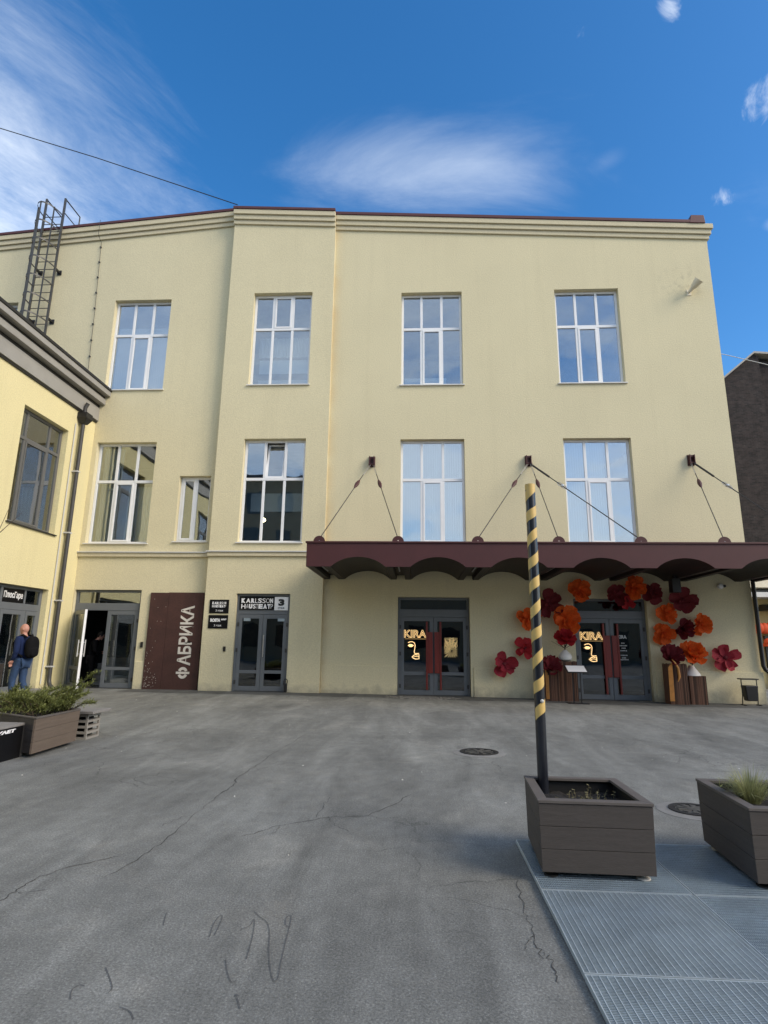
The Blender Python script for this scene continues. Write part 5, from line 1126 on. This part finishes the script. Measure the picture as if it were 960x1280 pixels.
def juniper():
    random.seed(21)
    t = thing('juniper_shrub', 'sprawling yellow green juniper spilling out of the brown planter', 'shrub', (-5.6, 8.7, .45))
    fo, stem = MB(), MB(); br = []
    for _ in range(72):
        b = Vector((random.uniform(-6.5, -5.15), 0, .45)); b.y = 8.25+(-5.2-b.x)*.5+random.uniform(.05, .85)
        a = random.random()*6.3; L = random.uniform(.14, .46); br.append((b, b+Vector((math.cos(a)*L, math.sin(a)*L, random.uniform(.1, .3)))))
    for tip in ((-4.72, 8.62, 1.03), (-4.8, 8.7, .88), (-4.85, 8.55, .78), (-4.9, 8.8, .72), (-4.95, 8.5, .68)): br.append((Vector((-5.35, 8.6, .46)), Vector(tip)))
    for x, y, zt in ((-5.05, 8.3, .58), (-5.1, 8.15, .56), (-5.0, 8.45, .6), (-5.95, 8.75, .8), (-6.1, 8.9, .76), (-5.75, 8.6, .74)): br.append((Vector((x-.2, y+.1, .46)), Vector((x, y, zt))))
    for b, e in br:
        mid = b.lerp(e, .5)+Vector((0, 0, .05)); stem.tube([b, mid, e], [.008, .006, .002], 5)
        n = int(50+110*(e-b).length)
        for k in range(n):
            u = random.random()**.7; c = (b.lerp(mid, u*2) if u < .5 else mid.lerp(e, u*2-1)); ax = (e-b).normalized()
            d0 = (ax*.9+Vector((random.gauss(0, .7), random.gauss(0, .7), random.gauss(.25, .5)))).normalized(); L = random.uniform(.05, .11)
            for q in range(4):
                c2 = c+d0*L*q/4; dd_ = (d0+Vector((random.gauss(0, .45), random.gauss(0, .45), random.gauss(0, .4)))).normalized()*random.uniform(.022, .042)
                s = dd_.cross(Vector((random.random(), random.random(), 1))).normalized()*.0052
                fo.add([c2-s, c2+s, c2+dd_+s*.3, c2+dd_-s*.3], [(0, 1, 2, 3)])
    stem.build('branches', M['bark'], t); fo.build('foliage', M['juniper'], t, recalc=False)
juniper()
tw = MB().tube([(-7.6, 9.9, .4), (-7.6, 9.85, 2.2), (-7.45, 9.8, 3.3), (-7.0, 9.75, 3.72)], [.02, .014, .008, .003], 6).tube([(-7.45, 9.8, 3.3), (-7.3, 9.8, 3.8), (-7.22, 9.8, 4.1)], [.006, .004, .002], 5).tube([(-7.58, 9.85, 2.4), (-7.9, 9.9, 3.4)], [.008, .003], 5)
solo(tw, 'bare_sapling', M['bark'], 'thin bare sapling beyond the juniper planter, one twig reaching over the yellow wall', 'sapling')

# black bench with lettering
bx0, bx1, by0, by1 = -5.66, -5.19, 6.2, 7.93
be = thing('black_bench', 'black box bench with weathered seat and white lettering beside the juniper planter', 'bench', ((bx0+bx1)/2, (by0+by1)/2, 0))
for k in range(4): MB().box((bx0+.12*k, by0, .395), (bx0+.12*k+.11, by1, .425)).build('seat_board', M['greywood'], be, bevel=.004)
MB().box((bx1-.02, by0+.06, .0), (bx1+.0, by1-.06, .394)).build('front_panel', M['black_sign'], be); MB().box((bx0+.02, by0+.06, .0), (bx0+.04, by1-.06, .394)).build('back_panel', M['black_sign'], be)
for y in (by0, by1-.058): MB().box((bx0, y, 0), (bx1+.002, y+.058, .394)).build('end_frame', M['alu_dark'], be)
fit_text(text_mb('МОЖНО ОТДЫХАЕТ', .1, .002, .006, shear=.15), 6.45, 7.72, .325, .375, lambda u, v, d: (bx1+.002+d, u, v)).build('lettering', M['letter'], be)
# pale bench with pierced end behind the planter
pb = thing('pale_bench', 'pale bench with a pierced block end behind the juniper planter', 'bench', (-5.8, 9.5, 0))
MB().box((-6.7, 9.2, .39), (-4.98, 9.75, .43)).build('seat', M['greywood'], pb, bevel=.006)
for xb in (-5.34, -6.6):
    e = MB()
    for k in range(5): e.box((xb, 9.28, .0+.085*k), (xb+.24, 9.66, .035+.085*k+(.01 if k == 4 else 0)))
    for x in (xb+.002, xb+.208):
        for y in (9.282, 9.628): e.box((x, y, .03), (x+.03, y+.03, .38))
    e.build('pierced_end', M['bench_white'], pb)
MB().box((-6.5, 9.35, .05), (-5.18, 9.6, .37)).build('core', M['black_sign'], pb)

# ------------------------------------------------------------------ people
def skin_mesh(name, joints, edges, mats=None, sub=2):
    me = bpy.data.meshes.new(name); keys = list(joints); me.from_pydata([joints[k][0] for k in keys], [(keys.index(a), keys.index(b)) for a, b in edges], [])
    o = bpy.data.objects.new(name, me); COL.objects.link(o); o.modifiers.new('s', 'SKIN'); m = o.modifiers.new('u', 'SUBSURF'); m.levels = m.render_levels = sub
    for i, k in enumerate(keys):
        r = joints[k][1]; me.skin_vertices[0].data[i].radius = r if isinstance(r, tuple) else (r, r); me.skin_vertices[0].data[i].use_root = (i == 0)
    bpy.context.view_layer.update(); ev = bpy.data.meshes.new_from_object(o.evaluated_get(bpy.context.evaluated_depsgraph_get()))
    mb = MB(); mb.add([v.co.copy() for v in ev.vertices], [tuple(p.vertices) for p in ev.polygons]); bpy.data.objects.remove(o); bpy.data.meshes.remove(ev); bpy.data.meshes.remove(me); return mb
def ellipsoid(c, r, n=16, fn=None):
    mb = MB(); vs = []
    for j in range(n+1):
        t = math.pi*j/n
        for i in range(n): a = 2*math.pi*i/n; p = Vector((math.sin(t)*math.cos(a), math.sin(t)*math.sin(a), math.cos(t))); p = fn(p) if fn else p; vs.append(Vector(c)+Vector((p.x*r[0], p.y*r[1], p.z*r[2])))
    return mb.add(vs, [(j*n+i, j*n+(i+1) % n, (j+1)*n+(i+1) % n, (j+1)*n+i) for j in range(n) for i in range(n)])
def fuse(mb, name, mat, parent, vox=.008):
    me = mb.mesh(name, None, recalc=True); o = bpy.data.objects.new(name, me); COL.objects.link(o); r = o.modifiers.new('r', 'REMESH'); r.mode = 'VOXEL'; r.voxel_size = vox; r.use_smooth_shade = True
    sm = o.modifiers.new('s', 'SMOOTH'); sm.iterations = 2; sm.factor = .5
    bpy.context.view_layer.update(); ev = bpy.data.meshes.new_from_object(o.evaluated_get(bpy.context.evaluated_depsgraph_get())); bpy.data.objects.remove(o)
    ev.name = name; ev.materials.clear(); ev.materials.append(mat)
    for p in ev.polygons: p.use_smooth = True
    o = bpy.data.objects.new(name, ev); COL.objects.link(o); o.parent = parent; return o
def person(label, loc, rz, J, top, leg, hair=None, cap=False):
    """J = joints in the person's own frame: x right, y forward, z up"""
    t = thing('person', label, 'person', loc, rz)
    V = lambda k: Vector(J[k])
    body = skin_mesh('b', {'pelvis': (V('pelvis'), (.11, .08)), 'waist': (V('waist'), (.1, .075)), 'chest': (V('chest'), (.11, .08)), 'neckb': (V('neckb'), (.065, .06)), 'neck': (V('neck'), .055), 'head': (V('head')-Vector((0, 0, .04)), .055),
        **{k+s: (V(k+s), r) for s in 'LR' for k, r in (('shoulder', .045), ('elbow', .038), ('wrist', .028), ('hip', .07), ('knee', .05), ('ankle', .036), ('toe', .03))}},
        [('pelvis', 'waist'), ('waist', 'chest'), ('chest', 'neckb'), ('neckb', 'neck'), ('neck', 'head')]+[e for s in 'LR' for e in (('chest', 'shoulder'+s), ('shoulder'+s, 'elbow'+s), ('elbow'+s, 'wrist'+s), ('pelvis', 'hip'+s), ('hip'+s, 'knee'+s), ('knee'+s, 'ankle'+s), ('ankle'+s, 'toe'+s))])
    h = V('head'); fw = V('look').normalized(); rt = fw.cross(Vector((0, 0, 1))).normalized(); up = rt.cross(fw)
    T = lambda p: h+rt*p[0]+fw*p[1]+up*p[2]
    hd = ellipsoid((0, 0, 0), (.076, .098, .118), 20, lambda p: Vector((p.x*(1-.18*max(0, -p.z)), p.y+(.1*max(0, -p.z)), p.z))); hd.map(T); body.add(hd.v, hd.f)
    for e in (ellipsoid((0, .1, -.015), (.014, .022, .025), 8), ellipsoid((-.078, -.005, -.01), (.01, .02, .033), 8), ellipsoid((.078, -.005, -.01), (.01, .02, .033), 8), ellipsoid((0, .075, -.1), (.03, .025, .025), 8), ellipsoid((0, .088, .018), (.055, .014, .012), 8), ellipsoid((0, .092, -.058), (.024, .012, .01), 8)): e.map(T); body.add(e.v, e.f)
    for s in 'LR':
        wv, ev = V('wrist'+s), V('elbow'+s); d = (wv-ev).normalized(); sd_ = d.cross(Vector((0, 0, 1)) if abs(d.z) < .9 else Vector((0, 1, 0))).normalized(); nn = sd_.cross(d)
        pm = ellipsoid((0, 0, 0), (.02, .05, .042), 10); pm.map(lambda p: wv+d*(.055+p.y)+sd_*p.z+nn*p.x); body.add(pm.v, pm.f)
        for k in range(4):
            o = sd_*(-.03+.02*k); L = (.065, .075, .07, .055)[k]; b0 = wv+d*.09+o
            f = MB().tube([b0, b0+d*L*.5-nn*.006, b0+d*L*.85-nn*.025, b0+d*L-nn*.045], [.0095, .009, .0085, .006], 6); body.add(f.v, f.f)
        b0 = wv+d*.035-sd_*.035; f = MB().tube([b0, b0+d*.03-sd_*.025-nn*.01, b0+d*.06-sd_*.03-nn*.02], [.011, .01, .007], 6); body.add(f.v, f.f)
    fuse(body, 'body', M['skin'], t, .009)
    jk = skin_mesh('j', {'pelvis': (V('pelvis')+Vector((0, 0, .0)), (.185, .14)), 'waist': (V('waist'), (.17, .13)), 'chest': (V('chest'), (.195, .14)), 'neckb': (V('neckb'), (.085, .075)), **{k+s: (V(k+s), r) for s in 'LR' for k, r in (('shoulder', .083), ('elbow', .064), ('wrist', .046))}},
        [('waist', 'pelvis'), ('waist', 'chest'), ('chest', 'neckb')]+[e for s in 'LR' for e in (('chest', 'shoulder'+s), ('shoulder'+s, 'elbow'+s), ('elbow'+s, 'wrist'+s))])
    for v in jk.v:
        v += Vector((noise.noise(v*14), noise.noise(v*14+Vector((5, 5, 5))), 0))*.008
    jk.build('jacket', M[top], t, smooth=True, local=True)
    tr = skin_mesh('t', {'pelvis': (V('pelvis')-Vector((0, 0, .03)), (.165, .125)), **{k+s: (V(k+s), r) for s in 'LR' for k, r in (('hip', .108), ('knee', .078), ('ankle', .064))}}, [e for s in 'LR' for e in (('pelvis', 'hip'+s), ('hip'+s, 'knee'+s), ('knee'+s, 'ankle'+s))])
    for v in tr.v: v += Vector((noise.noise(v*11), noise.noise(v*11+Vector((7, 7, 7))), 0))*.01
    fuse(tr, 'trousers', M[leg], t, .012)
    for s in 'LR':
        a, q = V('ankle'+s), V('toe'+s); d = (q-a); d.z = 0; d.normalize()
        sh = ellipsoid((0, 0, 0), (.05, .15, .055), 12); sh.map(lambda p: Vector((a.x, a.y, max(.0, .045+p.z)))+d*(p.y+.06)+Vector((-d.y, d.x, 0))*p.x); sh.build('shoe', M['shoe'], t, smooth=True, local=True)
    if hair:
        hr = ellipsoid((0, -.012, .022), (.086, .103, .112), 16); hr.v = [p if True else p for p in hr.v]
        hr.map(lambda p: Vector((p.x, min(p.y, .06+.25*p.z), max(p.z, -.06-p.y*.9 if p.y > -.03 else -.08)))); hr.map(T); hr.build('hair', M[hair], t, smooth=True, local=True)
    return t
J1 = dict(pelvis=(0, 0, .95), waist=(0, .01, 1.12), chest=(0, -.01, 1.34), neckb=(0, .0, 1.48), neck=(0, .02, 1.55), head=(0, .035, 1.665), look=(-.25, 1, -.06),
          shoulderL=(-.19, -.01, 1.43), elbowL=(-.245, -.06, 1.17), wristL=(-.2, .06, .96), shoulderR=(.19, -.01, 1.43), elbowR=(.24, .0, 1.15), wristR=(.17, .2, 1.05),
          hipL=(-.09, 0, .9), kneeL=(-.1, .1, .5), ankleL=(-.1, .02, .09), toeL=(-.11, .16, .03), hipR=(.09, 0, .9), kneeR=(.1, .0, .49), ankleR=(.1, -.22, .12), toeR=(.11, -.08, .03))
ml = Vector((-9.17, 13.5, gz(-9.2, 13.5)))
person('bald person in navy jacket and jeans with a black backpack walking past the shop door', ml, R(80), J1, 'jacket', 'jeans')
bp_ = thing('backpack', 'black backpack worn by the bald person in the navy jacket', 'backpack', ml, R(80))
bk = ellipsoid((0, -.235, 1.25), (.155, .11, .25), 18, lambda p: Vector((math.copysign(abs(p.x)**.7, p.x), math.copysign(abs(p.y)**.75, p.y), math.copysign(abs(p.z)**.75, p.z))))
bk.build('bag', M['pack'], bp_, smooth=True, local=True)
pk = ellipsoid((0, -.315, 1.15), (.115, .05, .12), 14, lambda p: Vector((math.copysign(abs(p.x)**.7, p.x), p.y, math.copysign(abs(p.z)**.7, p.z)))); pk.build('pocket', M['pack'], bp_, smooth=True, local=True)
for s in (-1, 1): MB().tube([(s*.09, -.15, 1.47), (s*.11, -.05, 1.525), (s*.12, .1, 1.47), (s*.13, .16, 1.34), (s*.14, .12, 1.15), (s*.14, -.13, 1.04)], .024, 8).build('strap', M['pack'], bp_, smooth=True, local=True)
MB().tube([(-.03, -.2, 1.5), (0, -.21, 1.55), (.03, -.2, 1.5)], .01, 6).build('grab_loop', M['pack'], bp_, local=True)
J2 = dict(pelvis=(0, -.02, .9), waist=(0, .0, 1.07), chest=(0, .05, 1.28), neckb=(0, .1, 1.41), neck=(0, .14, 1.47), head=(0, .19, 1.56), look=(.1, 1, -.35),
          shoulderL=(-.19, .05, 1.37), elbowL=(-.24, .05, 1.1), wristL=(-.14, .26, 1.08), shoulderR=(.19, .05, 1.37), elbowR=(.25, .06, 1.1), wristR=(.17, .27, 1.04),
          hipL=(-.09, 0, .86), kneeL=(-.1, .05, .48), ankleL=(-.1, 0, .09), toeL=(-.11, .13, .03), hipR=(.09, 0, .86), kneeR=(.1, .03, .48), ankleR=(.1, -.06, .09), toeR=(.11, .08, .03))
person('person in black clothes stooping inside the open grey doorway', Vector((-10.0, 17.98, .09)), R(-62), J2, 'uniform', 'uniform', hair='hair')

# ------------------------------------------------------------------ background
bb = thing('brick_building', 'dark brick gabled building behind the right end of the facade', 'building', (19, 30, 0))
MB().prism([(14.4, -.3), (18.5, -.3), (18.5, 16.95), (18.24, 17.1), (16.57, 15.71), (14.4, 13.9)], 30, 46).build('wall', M['brick'], bb)  # brick colour mottled down to near black
MB().prism([(18.503, -.3), (30, -.3), (30, 16.0), (18.503, 16.93)], 30.35, 46).build('wall', M['brick'], bb)
MB().prism([(14.3, 13.82), (18.24, 17.11), (18.24, 17.22), (14.2, 13.85)], 29.85, 46.1).prism([(18.243, 17.11), (30.1, 16.1), (30.1, 16.2), (18.243, 17.22)], 29.85, 46.1).build('roof_edge', M['cornice_hi'], bb)
fb = thing('far_yellow_building', 'distant yellow shop front seen past the canopy at the facade corner', 'building', (16, 24, 0))
MB().box((12.6, 24, -.3), (24, 27, 5.2)).build('wall', M['far_yellow'], fb)
MB().box((12.5, 22.9, 3.42), (24, 24, 3.6)).build('canopy', M['roof_white'], fb); MB().box((12.5, 22.9, 3.78), (24, 24, 4.1)).build('canopy_fascia', M['horn'], fb)
MB().box((12.6, 23.5, 3.602), (24, 24, 3.778)).build('overlight', M['opp_win'], fb)
MB().hexa([(13.4, 23.2, 2.95), (15.4, 23.2, 2.95), (15.4, 24, 2.95), (13.4, 24, 2.95)], [(13.5, 23.75, 3.2), (15.4, 23.75, 3.2), (15.4, 24, 3.2), (13.5, 24, 3.2)]).build('awning', M['black'], fb)
MB().box((13.5, 23.9, .0), (15.3, 24.02, 2.0)).build('shop_window', M['opp_win'], fb)
for x0_, x1_, z0_, z1_, lb in ((13.0, 15.6, 2.08, 2.5, 'long orange flower trough, upper one on the distant yellow shop front'), (13.3, 15.4, 1.6, 1.86, 'long orange flower trough, lower one on the distant yellow shop front')):
    mbf = MB()
    for k in range(14):
        a = x0_+(x1_-x0_)*k/14; e = ellipsoid((a+.1, 23.5+random.uniform(-.05, .05), (z0_+z1_)/2+random.uniform(-.05, .05)), (.16, .14, (z1_-z0_)*.5), 8); mbf.add(e.v, e.f)
    mbf.box((x0_, 23.45, z0_), (x1_, 23.99, z0_+.12)); solo(mbf, 'flower_trough', M['far_red'], lb, 'flower trough', smooth=True)
# buildings behind the viewer that the glass mirrors
ob_ = thing('opposite_building', 'ochre building across the yard, mirrored in the door glass', 'building', (0, -19, 0))
MB().box((-30, -29, -.3), (26, -19, 9.6)).build('wall', M['opp'], ob_); MB().box((-30.4, -29.4, 9.602), (26.4, -18.6, 9.95)).build('roof', M['cornice'], ob_)
wm = MB().box((-.75, 0, 0), (.75, .08, 1.9)).mesh('window', M['opp_win'])
for x in range(-27, 25, 3):
    for z in (1.1, 5.6): inst(wm, 'window', ob_, (x, -.05, z))
tb = thing('tall_opposite_building', 'tall ochre building across the yard, mirrored in the windows above the theatre door', 'building', (-22, -20, 0))
MB().box((-36, -32, -.3), (-10.3, -20, 17.2)).build('wall', M['opp'], tb); MB().hexa([(-36.4, -32.4, 17.202), (-9.9, -32.4, 17.202), (-9.9, -19.6, 17.202), (-36.4, -19.6, 17.202)], [(-36, -32, 17.7), (-10.3, -32, 17.7), (-10.3, -20, 17.7), (-36, -20, 17.7)]).build('roof', M['cornice'], tb)
for x in range(-34, -11, 3):
    for z in (10.4, 13.9): inst(wm, 'window', tb, (x+22.2, .01, z))
# overhead wires
solo(MB().tube([ray_y(-900, -130, YM-.3), ray_y(-300, 63, YM-.3), ray_y(-40, 148, YM-.3), ray_y(120, 197, YM-.3), ray_y(297, 256, YM-.3)], .016, 6), 'overhead_wire', M['cable'], 'black overhead wire running from the roof ridge into the sky', 'wire')
solo(MB().tube([(9.6, 27.0, 16.5), ray_y(905, 443, 28.5), ray_y(960, 456, 28.5), ray_y(1010, 468, 28.5)], .018, 6), 'overhead_wire', M['flash'], 'pale thin wire crossing in front of the brick gable', 'wire')
